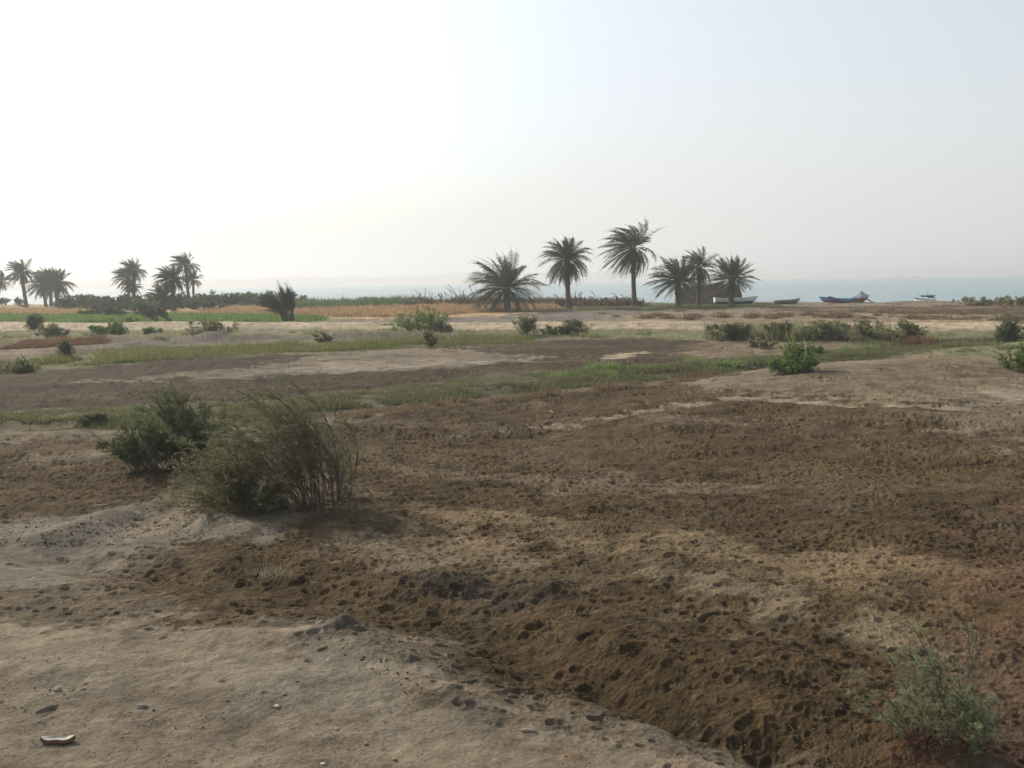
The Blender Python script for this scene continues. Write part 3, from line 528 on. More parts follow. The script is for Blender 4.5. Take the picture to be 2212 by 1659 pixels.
# middle-distance bushes ---------------------------------------------
MIDB = [ # px, py base, h px, w px, material, label, opts
    (1708, 806, 74, 96, 'bush_green', 'bright green dense bush at the edge of the bare brown field', dict(n_stems=22)),
    (2206, 800, 60, 80, 'bush_green', 'light green bush cut by the right edge of the picture', dict(n_stems=14)),
    (2180, 740, 52, 56, 'tamarisk_dark', 'dark rounded bush on the track edge, rightmost', dict(n_stems=18)),
    (1962, 738, 50, 64, 'bush_grey', 'grey green spiky bush alone right of the long grassy hedge', dict(n_stems=18)),
    (1868, 737, 48, 110, 'bush_grey', 'wide olive bush at the right end of the grassy hedge', dict(n_stems=22)),
    (1780, 735, 44, 100, 'bush_grey', 'tall wispy olive bush in the middle of the grassy hedge', dict(n_stems=20, el=(65, 110))),
    (1690, 733, 38, 80, 'tamarisk', 'brownish wispy bush behind the bright green bush', dict(n_stems=18, el=(65, 110))),
    (1580, 733, 36, 95, 'tamarisk', 'brown green reedy bush at the left end of the grassy hedge', dict(n_stems=20, el=(70, 110))),
    (908, 720, 56, 118, 'bush_green', 'wide mounded green bush below the wheat field', dict(n_stems=30)),
    (952, 722, 36, 50, 'bush_grey', 'low grey bush touching the right side of the wide mounded bush', dict(n_stems=12)),
    (1135, 725, 46, 50, 'bush_grey', 'upright olive bush in front of the pale track', dict(n_stems=16, el=(60, 105))),
    (1242, 724, 36, 58, 'bush_grey', 'thin airy bush right of the upright olive one', dict(n_stems=12)),
    (1200, 724, 22, 60, 'bush_grey', 'low spreading bush between the two airy track bushes', dict(n_stems=12)),
    (930, 750, 38, 30, 'bush_grey', 'small greyish bush standing in the green grass strip', dict(n_stems=10)),
    (458, 726, 38, 100, 'bush_grey', 'wide grey green bush on the sandy bank left of centre', dict(n_stems=26)),
    (330, 724, 18, 38, 'bush_green', 'tiny green bush on the sandy bank', dict(n_stems=10)),
    (250, 726, 32, 62, 'bush_green', 'green bush with pointed sprays on the sandy bank', dict(n_stems=16)),
    (212, 724, 22, 36, 'bush_green', 'low green bush left of the pointed one', dict(n_stems=10)),
    (112, 729, 30, 62, 'bush_grey', 'round grey green bush near the left edge', dict(n_stems=18)),
    (76, 714, 36, 34, 'tamarisk_dark', 'dark upright oval bush beside the track at far left', dict(n_stems=16, el=(55, 110))),
    (142, 775, 42, 30, 'tamarisk_dark', 'small dark plant at the left start of the grass strip', dict(n_stems=9)),
    (45, 804, 34, 70, 'bush_grey', 'dull olive bush at the left end of the grass strip', dict(n_stems=14)),
    (700, 738, 22, 44, 'bush_grey', 'low grey bush on the cloddy bank', dict(n_stems=9)),
    (1648, 752, 22, 60, 'bush_grey', 'low bush left of the bright green bush', dict(n_stems=10)),
    (1760, 768, 22, 34, 'bush_green', 'small green bush just right of the bright green bush', dict(n_stems=8)),
    (200, 914, 22, 56, 'tamarisk_dark', 'low dark bush in the near green strip at left', dict(n_stems=12)),
    (283, 700, 16, 26, 'bush_green', 'small green bush at the edge of the green crop', dict(n_stems=7)),
]
for i, (px, py, hp, wp, mt, lb, kw) in enumerate(MIDB):
    rng = np.random.default_rng(300 + i)
    p = at(px, py); s = p[1] / F0; h = hp * s; w = wp * s * 0.5
    ls = 0.0016 * p[1]
    k = dict(n_br=10, n_tw=7, n_leaf=8, leafL=max(0.07, ls), leafW=max(0.02, ls * 0.28), wind=0.2, base_r=w * 0.55, spread=0.7, twigs=False, el=(25, 110))
    k.update(kw); k['n_stems'] = int(k['n_stems'] * 1.4); shrub('bush', px, py, lb, 'bush', h * 1.02, w * 0.95, mt, None, fit=(px - wp * 0.46, px + wp * 0.46, py - hp * 0.95), **k)

# ------------------------------------------------------------------ palms
def frond_geo(base, az, el, L, droop, wind, nl=32, lw=0.085, ll=0.60, K=9, s0=0.14):
    """arrays of fronds -> leaflets + rachis"""
    n = len(az); wa = np.broadcast_to(np.asarray(wind, float), (n,))[:, None]
    D = np.stack([np.cos(az) * np.cos(el), np.sin(az) * np.cos(el), np.sin(el)], 1)
    pts = np.zeros((n, K, 3)); pts[:, 0] = base; d = D.copy(); st = (L / (K - 1))[:, None]
    for k in range(1, K):
        d = norm(d + (np.array([0, 0, -1.0]) * droop[:, None] + WIND * wa) * (0.3 + k / K) / K * 1.7); pts[:, k] = pts[:, k - 1] + d * st
    s = np.linspace(s0, 0.99, nl); f = s * (K - 1); i = np.minimum(f.astype(int), K - 2); fr = (f - i)[None, :, None]
    a = pts[:, i]; b = pts[:, i + 1]; P = a + (b - a) * fr; T = norm(b - a)
    S = norm(np.cross(T, np.array([0, 0, 1.0]) + 0.5 * rng.normal(size=(n, 1, 3)))); U = np.cross(S, T)
    prof = (np.sin(np.clip(s * 1.05 + 0.12, 0, 1) * math.pi) ** 0.5 * (1 - 0.45 * s) * 1.2)[None, :]
    Vs, Fs = [], []
    c = 0
    for sg in (-1, 1):
        Dl = T * 0.75 + S * sg * 0.8 + U * rng.uniform(-0.1, 0.35, (n, nl, 1)) + np.array([0, 0, -0.28]) + (WIND * wa * 0.35)[:, None] + rng.normal(size=(n, nl, 3)) * 0.1
        Ll = (L[:, None] / 3.2 * ll * prof * rng.uniform(0.8, 1.15, (n, nl)))
        V, Fq = slivers(P.reshape(-1, 3), Dl.reshape(-1, 3), Ll.ravel(), np.full(n * nl, lw), 0.3, side=np.broadcast_to(T * 0.7 + U * 0.5, P.shape).reshape(-1, 3))
        Vs.append(V); Fs.append(Fq + c); c += len(V)
    tv, tf = tubes(pts, np.linspace(0.035, 0.008, K)[None] * np.ones((n, 1)), 3)
    Vs.append(tv); Fs.append(tf + c)
    return np.vstack(Vs), np.vstack(Fs)
def palm(px, py, cx, cy, rad_px, label, nf=48, el=(-45, 88), wind=0.55, trunk=None, up_bias=1.0, group=None, dead=8, thick=1.0, droop=0.75, dist=None, base_z=None):
    nf = int(nf * 1.35); dead = int(dead * 1.3)
    p = at(px, py) if dist is None else None
    if p is None:
        d = ray(px, py); t = dist / d[1]; p = np.array([d[0] * t, dist, 0.0]); p[2] = float(H(p[:1], p[1:2])[0])
    s = math.hypot(p[1], 0) / F0
    o = empty('palm_tree', p); tag(o, label, 'palm tree', group)
    cr = ray(cx, cy); t = p[1] / cr[1]; C = np.array([cr[0] * t, p[1], CAMH + cr[2] * t]) - p       # crown centre, local
    r = rad_px * s
    # trunk: knobbly tapered column with old leaf bases
    K = 26; u = np.linspace(0, 1, K); bend = np.sin(u * math.pi) * rng.uniform(-0.12, 0.12)
    T0 = np.stack([C[0] * u ** 1.2 + bend, 0 * u, -0.2 + (C[2] + 0.2) * u], 1)
    rw = (0.30 * thick) * (1 - 0.30 * u) * (1 + 0.10 * (np.arange(K) % 2)) + 0.10 * np.exp(-u * 14) + 0.07 * np.exp(-((u - 0.93) / 0.07) ** 2)
    tm = MB(); V, Fq = tubes(T0[None], rw[None], 10); tm.add(V, Fq)
    nb = 90; q = rng.uniform(0.25, 1.0, nb) ** 0.6; aa = rng.uniform(0, 2 * math.pi, nb); ctr = np.stack([np.interp(q, u, T0[:, k]) for k in range(3)], 1); rq = np.interp(q, u, rw)
    dirs = np.stack([np.cos(aa), np.sin(aa), np.zeros(nb)], 1)
    V, Fq = slivers(ctr + dirs * rq[:, None] * 0.85, dirs * 0.6 + np.array([0, 0, 1.0]), np.full(nb, 0.26 * thick), np.full(nb, 0.16 * thick), 0.5); tm.add(V, Fq)
    tm.build('trunk', M['trunk'], o)
    # crown
    k = np.arange(nf); az = k * 2.39996 + rng.uniform(-0.2, 0.2, nf); fr = (k + 0.5) / nf; el = (el[0], min(el[1], 79))
    e = np.radians(el[0] + (el[1] - el[0]) * (1 - fr) ** up_bias + rng.normal(size=nf) * 9)
    L = r * rng.uniform(1.0, 1.2, nf) * (0.85 + 0.25 * np.sin(fr * math.pi)) * np.where(np.cos(az) < 0, 1.0, 0.92)
    base = C + np.stack([np.cos(az) * 0.15, np.sin(az) * 0.15, (1 - fr) * 0.35 - 0.1], 1)
    V, Fq = frond_geo(base, az, e, L, rng.uniform(0.6, 1.2, nf) * droop * (0.95 + 1.7 * fr), wind * (1.1 + 0.3 * (1 - fr)))
    mesh_np('crown', V, Fq, M['palm'], o, False, np.concatenate([np.repeat(rng.random(len(V) // 4 + 1), 4)])[:len(V)])
    if dead:
        az = rng.uniform(0, 2 * math.pi, dead); e = np.radians(rng.uniform(-75, -30, dead)); base = C + np.stack([np.cos(az) * 0.2, np.sin(az) * 0.2, np.full(dead, -0.25)], 1)
        V, Fq = frond_geo(base, az, e, r * rng.uniform(0.5, 0.85, dead), rng.uniform(0.6, 1.2, dead), wind * 0.5, nl=18)
        mesh_np('dead_fronds', V, Fq, M['palm_dead'], o, False, rng.random(len(V)))
    return o
rng = np.random.default_rng(400)
PG = 'date palms along the shore'
rng = np.random.default_rng(401); palm(1096, 673, 1094, 625, 92, 'short thick palm with widest open crown, in front of orange field', nf=52, el=(-22, 86), wind=0.28, thick=1.35, droop=0.75, dead=7, group=PG)
rng = np.random.default_rng(402); palm(1229, 667, 1225, 562, 62, 'tall palm with a round full crown, second from left in the middle group', nf=62, up_bias=0.8, el=(-75, 88), wind=0.3, thick=1.1, droop=0.95, dead=12, group=PG)
rng = np.random.default_rng(403); palm(1371, 663, 1368, 537, 76, 'tallest palm, crown blown leftwards in two tiers', nf=54, up_bias=0.85, el=(-78, 84), wind=1.1, thick=1.0, droop=0.85, dead=12, group=PG)
rng = np.random.default_rng(404); palm(1466, 663, 1464, 608, 66, 'bushy palm at the left corner of the mud hut', nf=40, el=(-20, 85), wind=0.4, thick=1.1, droop=0.5, dead=5, group=PG)
rng = np.random.default_rng(405); palm(1508, 660, 1510, 578, 50, 'slender palm with ragged crown in front of the mud hut', nf=36, el=(-50, 88), wind=0.55, thick=0.85, dead=10, group=PG)
rng = np.random.default_rng(406); palm(1581, 664, 1582, 604, 60, 'stout palm with spiky open crown beside the white boat', nf=32, el=(-18, 85), wind=0.12, thick=1.3, droop=0.35, dead=4, group=PG)
rng = np.random.default_rng(407); palm(58, 666, 47, 590, 38, 'leaning single palm, second from the left edge', nf=40, el=(-40, 85), wind=0.7, thick=1.1, group=PG)
rng = np.random.default_rng(408); palm(-8, 664, 2, 608, 28, 'palm cut off by the left edge of the picture', nf=30, el=(-35, 80), wind=0.5, thick=0.9, group=PG)
rng = np.random.default_rng(409); palm(100, 664, 93, 616, 40, 'left palm of the dense dark clump of three', nf=44, el=(-50, 85), wind=0.6, group=PG)
rng = np.random.default_rng(410); palm(110, 663, 110, 608, 38, 'middle palm of the dense dark clump of three', nf=44, el=(-50, 85), wind=0.5, group=PG)
rng = np.random.default_rng(411); palm(124, 665, 125, 612, 42, 'right palm of the dense clump of three, fronds hanging right', nf=44, el=(-50, 85), wind=0.3, thick=1.2, group=PG)
rng = np.random.default_rng(412); palm(278, 655, 276, 600, 36, dist=180.0, label='lower-crowned palm leaning against the taller one of the left pair', nf=38, el=(-45, 80), wind=0.8, thick=0.9, group=PG)
rng = np.random.default_rng(413); palm(292, 655, 289, 585, 34, dist=178.0, label='taller palm of the left pair above the bushes', nf=40, el=(-40, 85), wind=0.6, thick=0.9, group=PG)
rng = np.random.default_rng(414); palm(290, 657, 286, 622, 24, dist=177.0, label='small palm crown at the foot of the left pair', nf=28, el=(-20, 80), wind=0.3, thick=0.7, dead=0, group=PG)
rng = np.random.default_rng(415); palm(376, 676, 371, 604, 40, 'palm with windswept crown just left of the two thin-trunked ones', nf=44, el=(-40, 85), wind=0.65, thick=1.0, group=PG)
rng = np.random.default_rng(416); palm(410, 652, 401, 573, 36, dist=176.0, label='tall windswept palm on a slim trunk, highest of the left trees', nf=40, el=(-35, 82), wind=0.85, thick=0.95, dead=3, group=PG)
rng = np.random.default_rng(417); palm(417, 652, 416, 605, 26, dist=178.0, label='small palm tucked behind the highest left palm', nf=30, el=(-20, 80), wind=0.4, thick=0.7, dead=2, group=PG)
rng = np.random.default_rng(418); palm(355, 678, 352, 645, 36, 'low bushy young palm beneath the windswept one', nf=36, el=(-5, 88), wind=0.4, thick=0.7, dead=0, group=PG)
# young fan clumps without trunks
def palm_clump(px, py, label, stems, group=None):
    p = at(px, py); s = p[1] / F0; o = empty('young_palm', p); tag(o, label, 'palm tree', group)
    fm = MB()
    for (dx, az0, el0, L, n, sp, wd, dr) in stems:
        az = np.radians(rng.normal(az0, sp, n)); el = np.radians(rng.normal(el0, sp * 0.35, n))
        b = np.tile(np.array([dx * s, 0, 0.0]), (n, 1)) + rng.normal(size=(n, 3)) * 0.08
        V, Fq = frond_geo(b, az, el, L * s * rng.uniform(0.75, 1.1, n), rng.uniform(0.5, 1, n) * dr, wd, nl=34, lw=0.05, ll=0.42, s0=0.34); fm.add(V, Fq, np.repeat(rng.random(len(V)), 1))
    fm.build('crown', M['palm'], o)
    t = MB()
    for (dx, az0, el0, L, n, sp, wd, dr) in stems: t.tube([(dx * s, 0, -0.1), (dx * s + 0.05, 0, 0.45)], 0.28, 0.16)
    t.build('trunk', M['trunk'], o)
rng = np.random.default_rng(430)
palm_clump(622, 697, 'trunkless young palm clump with upright fronds beside the green crop', [(-6, 140, 84, 92, 18, 18, 1.1, 0.9), (0, 120, 86, 96, 12, 14, 0.3, 0.2), (9, 60, 88, 84, 20, 10, 0.25, 0.6), (-2, 170, 82, 92, 16, 18, 1.5, 1.1)])
palm_clump(338, 697, 'small young palm leaning left at the edge of the green crop', [(0, 180, 68, 52, 16, 30, 0.7, 0.6)])
palm_clump(366, 697, 'small young palm leaning left, right of its twin in the green crop', [(0, 170, 66, 54, 16, 25, 0.7, 0.5)])
palm_clump(50, 664, 'low young palm at the foot of the leaning palm', [(0, 150, 50, 30, 14, 60, 0.4, 0.6)])

# ------------------------------------------------------------------ bushes of the far hedge
rng = np.random.default_rng(500)
HEDGE = []
for i, px in enumerate(range(140, 640, 17)):
    hp = rng.uniform(20, 32); py = 668 + rng.uniform(-3, 3) - (px > 430) * 6; HEDGE.append((px + rng.uniform(-5, 5), py, hp, rng.uniform(26, 40)))
HEDGE += [(232, 680, 26, 40), (250, 684, 20, 34), (320, 682, 22, 44), (206, 683, 12, 30), (185, 682, 10, 24), (460, 672, 18, 36), (585, 664, 30, 34)]
ORD = ['first', 'second', 'third', 'fourth', 'fifth', 'sixth', 'seventh', 'eighth', 'ninth', 'tenth', 'eleventh', 'twelfth', 'thirteenth', 'fourteenth']
SPOT = [(215, 'between the dense palm clump and the left palm pair'), (262, 'just left of the left palm pair'), (312, 'under the left palm pair'), (372, 'between the palm pair and the windswept palm'), (432, 'at the foot of the highest left palm'), (500, 'right of the highest left palm'), (570, 'left of the young palm clump'), (999, 'behind the young palm clump')]
def spot_label(px, light, seen={}):
    k = next(t for lim, t in SPOT if px < lim); c = 'light green' if light else 'dark'; n = seen.get((k, c), 0); seen[(k, c)] = n + 1
    return '%s %s hedge bush %s' % (ORD[n], c, k)
HEDGE_ORDER = True
HEDGE.sort()
for i, (px, py, hp, wp) in enumerate(HEDGE):
    rng = np.random.default_rng(520 + i)
    p = at(px, py); s = p[1] / F0; light = (i % 4 == 1) or (px < 210 and i % 2)
    shrub('hedge_bush', px, py, spot_label(px, light), 'bush', hp * s, wp * s * 0.5, 'bush_far_light' if light else 'bush_far', 'bushes of the far hedge', fit=(px - wp * 0.62, px + wp * 0.62, py - hp * 1.15),
          n_stems=16, n_br=8, n_tw=5, n_leaf=5, leafL=0.26, leafW=0.09, wind=0.25, base_r=wp * s * 0.25, el=(20, 120), twigs=False)
for i, (px, py, hp, wp) in enumerate(((2085, 658, 17, 46), (2130, 660, 18, 48), (2165, 660, 20, 50), (2205, 661, 20, 54), (2105, 661, 10, 30))):
    rng = np.random.default_rng(580 + i)
    p = at(px, py); s = p[1] / F0
    shrub('shore_bush', px, py, ['leftmost low olive bush of the right shore row', 'second olive shore bush from the left, before the long row', 'middle olive bush of the long shore row at far right', 'olive shore bush cut by the right edge of the picture', 'tiny flat olive shore bush between the first two'][i], 'bush', hp * s, wp * s * 0.5, 'bush_grey', 'bushes on the right shore', fit=(px - wp * 0.5, px + wp * 0.5, py - hp),
          n_stems=14, n_br=7, n_tw=5, n_leaf=5, leafL=0.2, leafW=0.06, wind=0.2, base_r=wp * s * 0.25, el=(20, 110), twigs=False)
# distant flat-topped trees at the left edge
for i, (px, py, hp, wp) in enumerate(((8, 662, 15, 30), (38, 661, 11, 20), (-25, 662, 15, 30))):
    rng = np.random.default_rng(590 + i)
    p = at(px, py); s = p[1] / F0
    o = empty('shore_tree', p); tag(o, ['hazy flat-topped tree at the left edge by the water', 'smaller hazy tree right of the flat-topped one', 'hazy tree just outside the left edge'][i], 'tree')
    leaf, wd = shrub_geo(hp * s, wp * s * 0.55, n_stems=8, n_br=8, n_tw=5, n_leaf=6, leafL=0.3, leafW=0.12, wind=0.1, base_r=0.1, el=(30, 60), twigs=False)
    lm = MB(); lm.add(leaf[0] + np.array([0, 0, 0.5]), leaf[1], leaf[2]); lm.build('crown', M['bush_far'], o); wd.build('trunk', M['wood'], o)

# ------------------------------------------------------------------ grass and crops (stuff)
def in_poly_px(poly, n):
    a = np.array(poly, float); out = []
    x0, y0 = a.min(0); x1, y1 = a.max(0)
    while len(out) < n:
        q = rng.uniform((x0, y0), (x1, y1), (n * 2, 2)); m = poly_sd([tuple(p) for p in a], q[:, 0], q[:, 1]) > 0; out += list(q[m])
    return np.array(out[:n])
def px_world(q):
    """many photo points onto the ground"""
    d = (RM @ np.stack([(q[:, 0] - 1106) / F0, -(q[:, 1] - 829.5) / F0, -np.ones(len(q))])).T
    z = np.zeros(len(q))
    for _ in range(5):
        t = (z - CAMH) / d[:, 2]; x = d[:, 0] * t; y = d[:, 1] * t; z = 0.5 * z + 0.5 * H(x, y)
    return np.stack([x, y, H(x, y)], 1)
def blades(name, poly, n, per, h, w, rad, leafmat, label, cat, lean=0.25, hvar=0.5, wind=0.25, thin=None, gap=None, cut=-0.2):
    P = px_world(in_poly_px(poly, n))
    if thin is not None:                      # leave bare gaps
        v = fbm(P[:, 0], P[:, 1], gap or 1.5, 3, thin, 0.6); P = P[v > cut]
    P = P[P[:, 1] > 2]; n = len(P); tn = rng.random(n); hn = rng.uniform(1 - hvar, 1 + hvar, n)
    hn *= 1 + 0.8 * fbm(P[:, 0], P[:, 1], 1.2, 2, 77)
    B = np.repeat(P, per, 0) + np.concatenate([rng.normal(size=(n * per, 2)) * rad, np.full((n * per, 1), -0.01)], 1)
    D = np.concatenate([rng.normal(size=(n * per, 2)) * lean, np.ones((n * per, 1))], 1) + WIND * wind
    V, Fq = slivers(B, D, np.repeat(hn, per) * h * rng.uniform(0.6, 1.1, n * per), np.full(n * per, w) * rng.uniform(0.6, 1.3, n * per), 0.25)
    o = mesh_np(name, V, Fq, M[leafmat], None, False, np.repeat(np.repeat(tn, per) * 0.6 + rng.random(n * per) * 0.4, 4))
    return tag(o, label, cat, None, 'stuff')
rng = np.random.default_rng(600)
STRIP1 = [(-60, 797), (89, 779), (214, 762), (427, 753), (606, 743), (788, 739), (958, 729), (1160, 727), (1155, 740), (938, 749), (728, 759), (606, 762), (296, 782), (85, 800), (-60, 812)]
blades('strip_grass', STRIP1, 8000, 6, 0.22, 0.03, 0.13, 'grass_strip', 'tall yellow green grass strip crossing the left field', 'grass', hvar=0.65, thin=21, gap=2.2)
STRIP2 = [(-100, 898), (212, 880), (574, 870), (728, 850), (1057, 811), (1221, 801), (1455, 788), (1612, 775), (1850, 756), (2009, 744), (2212, 738), (2212, 752), (1989, 765), (1671, 793), (1455, 817), (1221, 840), (958, 863), (879, 871), (664, 890), (574, 917), (212, 926), (-100, 930)]
blades('ground_cover', STRIP2, 30000, 6, 0.08, 0.028, 0.09, 'ground_green', 'low green ground cover filling the shallow ditch', 'ground cover', lean=0.9, hvar=0.7, thin=3, gap=1.1, cut=-0.17)
blades('ground_cover', [(1221, 805), (1455, 790), (1612, 777), (1850, 758), (1900, 765), (1671, 785), (1455, 803), (1221, 815)], 3500, 7, 0.17, 0.04, 0.14, 'ground_green', 'darker taller green tufts along the ditch', 'ground cover', lean=0.6, thin=9, gap=0.9)
blades('crop', [(-100, 681), (500, 680), (700, 686), (700, 692), (640, 696), (-100, 697)], 7000, 5, 0.30, 0.12, 0.25, 'crop_green', 'bright green crop in the field beyond the track', 'crop')
blades('wheat', [(-100, 668), (150, 670), (230, 676), (440, 678), (430, 668), (640, 663), (900, 660), (1180, 659), (1215, 668), (1080, 672), (900, 685), (700, 684), (440, 679), (-100, 681)], 11000, 5, 0.45, 0.10, 0.25, 'wheat', 'ripe orange wheat field by the shore', 'wheat')
blades('reed_bed', [(640, 664), (780, 660), (920, 657), (935, 661), (780, 667), (640, 671)], 2600, 8, 1.0, 0.10, 0.35, 'reed', 'tall green reed bed along the shore', 'reeds', lean=0.10, wind=0.18, hvar=0.35)
blades('hedge_grass', [(1530, 724), (1700, 724), (1920, 726), (1920, 737), (1700, 737), (1530, 734)], 1500, 9, 0.55, 0.045, 0.2, 'bush_grey', 'tall olive grass between the hedge bushes by the track', 'grass', lean=0.22, wind=0.12, hvar=0.7, thin=6, gap=2.2)
blades('dry_field', [(1650, 664), (2300, 658), (2300, 694), (2000, 690), (1700, 679)], 9000, 6, 0.10, 0.07, 0.35, 'scrub_brown', 'dry brown scrub on the low shore bank at right', 'dry scrub', lean=0.9, thin=4, gap=3.0)
blades('palm_grass', [(1040, 668), (1300, 660), (1680, 655), (1690, 663), (1300, 672), (1040, 676)], 3500, 6, 0.16, 0.07, 0.25, 'ground_green', 'short green grass around the palm trunks', 'grass', lean=0.5)
blades('red_scrub', [(60, 736), (228, 733), (228, 743), (90, 751), (0, 756)], 2200, 6, 0.18, 0.05, 0.15, 'scrub_red', 'low reddish brown plants on the sand at left', 'low plants', lean=0.6)
blades('bank_scrub', [(-60, 716), (640, 713), (1400, 714), (2212, 722), (2212, 742), (1960, 750), (1650, 738), (1100, 728), (500, 733), (-60, 745)], 5200, 7, 0.17, 0.04, 0.15, 'bush_grey', 'patchy grey green scrub on the bank below the track', 'low scrub', lean=0.7, thin=14, gap=4.0)
blades('ditch_grass', [(1850, 742), (2212, 730), (2212, 745), (1900, 757)], 1600, 6, 0.17, 0.04, 0.17, 'ground_green', 'bright grass at the right end of the ditch', 'grass', lean=0.4, thin=12)
blades('edge_scrub', [(640, 905), (760, 890), (1000, 868), (1221, 846), (1455, 822), (1600, 806), (1600, 812), (1221, 856), (1000, 880), (760, 905)], 1300, 7, 0.10, 0.025, 0.08, 'scrub_brown', 'dry brown tufts along the lower edge of the green ditch', 'dry grass', lean=0.8, thin=19, gap=1.2)

# dry clumps with arched dead stalks along the shore
def dry_clump(px, py, wp, hp, label, nst, arch):
    p = at(px, py); s = p[1] / F0; o = empty('dry_reed_clump', p); tag(o, label, 'dry reeds', 'dry reed clumps along the shore')
    n = 420; B = rng.normal(size=(n, 3)) * np.array([wp * s * 0.38, 0.5, 0]) ; D = rng.normal(size=(n, 3)) * 0.7 + np.array([0, 0, 1])
    V, Fq = slivers(B, D, np.full(n, hp * s * 0.72) * rng.uniform(0.5, 1.1, n), np.full(n, 0.15), 0.3); mesh_np('base', V, Fq, M['dry_reed'], o, tint=rng.random(len(V)))
    sb = np.stack([rng.uniform(-0.45, 0.45, nst) * wp * s, rng.normal(size=nst) * 0.3, np.zeros(nst)], 1)
    sd2 = np.stack([rng.uniform(-0.9, 0.3, nst), rng.normal(size=nst) * 0.15, np.full(nst, 1.2)], 1)
    pt = curve_paths(sb, sd2, hp * s * rng.uniform(1.0, 1.6, nst), 9, -0.6 * arch if rng.random() < 0.3 else 0.9 * arch, arch * 1.8, 0.1)
    mb = MB(); V, Fq = tubes(pt, np.linspace(0.055, 0.03, 9)[None] * np.ones((nst, 1)), 4); mb.add(V, Fq)
    lv = leaves_on(pt, 14, 0.2, 1, 0.28, 0.06, 0.4); mb.add(*lv); mb.build('stalks', M['dry_reed'], o)
def clump_label(px):
    if px < 1096: return 'dry clump with upright dead stalks, %s left of the short thick palm' % ORD[int((1096 - px) // 15)]
    if px < 1229: return 'low brown dry clump, %s right of the short thick palm' % ORD[int((px - 1096) // 15)]
    return 'dry clump with arched dead stalks, %s right of the round-crowned palm' % ORD[int((px - 1229) // 15)]
rng = np.random.default_rng(700)
for px in range(905, 1375, 15):
    tall = 980 < px < 1060
    dry_clump(px, 661 + rng.uniform(-1, 1), 20, 23 + 9 * tall * rng.random() + rng.uniform(-3, 5), clump_label(px), int(rng.integers(2, 5)), 0.3 if px < 1130 else 1.0)

# scattered low tufts on the near fields
TF = []
def tuft_mesh(name, h, w, mt, n=70, bw=0.012):
    B = rng.normal(size=(n, 3)) * np.array([w, w, 0]) * 0.35; D = rng.normal(size=(n, 3)) * 0.6 + np.array([0, 0, 0.9])
    V, Fq = slivers(B, D, h * rng.uniform(0.4, 1.1, n), np.full(n, bw), 0.3); return mesh_np(name, V, Fq, M[mt], tint=rng.random(len(V)))
rng = np.random.default_rng(800)
def copies(proto, spots, label, cat, group, sc=(0.7, 1.3)):
    for i, (px, py) in enumerate(spots):
        o = proto if i == 0 else proto.copy()
        if i: COL.objects.link(o)
        o.location = [float(v) for v in at(px, py)]; s = rng.uniform(*sc); o.scale = (s, s, s * rng.uniform(0.8, 1.1)); o.rotation_euler = (0, 0, rng.uniform(0, 6.28))
        tag(o, label, cat, group)
copies(tuft_mesh('dry_tuft', 0.26, 0.5, 'scrub_brown', 160, 0.03), [(rng.uniform(700, 1650), rng.uniform(0, 12)) for _ in range(1)] and [(x, 905 - (x - 660) * 0.103 + rng.uniform(-8, 10)) for x in rng.uniform(660, 1600, 34)], 'small brown dry tuft at the lower edge of the green ditch', 'dry tuft', 'dry tufts along the ditch edge', (0.4, 0.9))
copies(tuft_mesh('green_tuft', 0.28, 0.6, 'bush_green', 200, 0.035), [(x, 812 - (x - 1221) * 0.085 + rng.uniform(-8, 8)) for x in rng.uniform(1200, 1900, 30)], 'dark green tuft in the near ditch right of centre', 'tuft', 'green tufts in the ditch', (0.5, 1.2))
copies(tuft_mesh('bank_tuft', 0.4, 0.9, 'scrub_brown', 200, 0.06), [(x, rng.uniform(672, 690)) for x in rng.uniform(1250, 2212, 46)], 'low brown tuft on the sandy shore bank at right', 'dry tuft', 'tufts on the shore bank', (0.5, 1.3))
copies(tuft_mesh('grey_tuft', 0.32, 0.8, 'bush_grey', 200, 0.05), [(x, 722 + rng.uniform(-5, 7) + (x < 400) * 8) for x in rng.uniform(0, 1500, 40)], 'low grey green tuft on the bank below the track', 'tuft', 'tufts below the track', (0.5, 1.4))
copies(tuft_mesh('straw_tuft', 0.07, 0.10, 'dry_grass', 40, 0.004), [(x, y) for x, y in zip(rng.uniform(400, 2100, 30), rng.uniform(1250, 1620, 30))], 'tiny tuft of dry straw on the near soil', 'dry tuft', 'straw tufts on the near ground', (0.5, 1.2))
rng = np.random.default_rng(810)
o = tuft_mesh('dead_grass_clump', 0.14, 0.35, 'dry_grass', 260, 0.006); o.location = [float(v) for v in at(590, 1243)]; tag(o, 'matted grey dead grass clump among hoof prints, upper left of the gully', 'dead grass')
o = tuft_mesh('dead_grass_clump', 0.08, 0.16, 'scrub_brown', 120, 0.005); o.location = [float(v) for v in at(2135, 1300)]; tag(o, 'small dark dead plant above the pale bush at right', 'dead grass')
o = tuft_mesh('dead_grass_clump', 0.05, 0.12, 'wheat', 90, 0.004); o.location = [float(v) for v in at(1238, 1632)]; tag(o, 'small yellowish dry plant at the bottom centre', 'dead grass')
o = tuft_mesh('dead_grass_clump', 0.14, 0.5, 'scrub_brown', 300, 0.006); o.location = [float(v) for v in at(1850, 1640)]; tag(o, 'brown tangle of dead grass at the bottom edge left of the pale bush', 'dead grass')
o = tuft_mesh('haystack', 0.55, 1.5, 'scrub_red', 500, 0.05); o.location = [float(v) for v in at(1975, 745)]; tag(o, 'reddish brown heap of dead plants in front of the grey green spiky bush', 'brush heap')

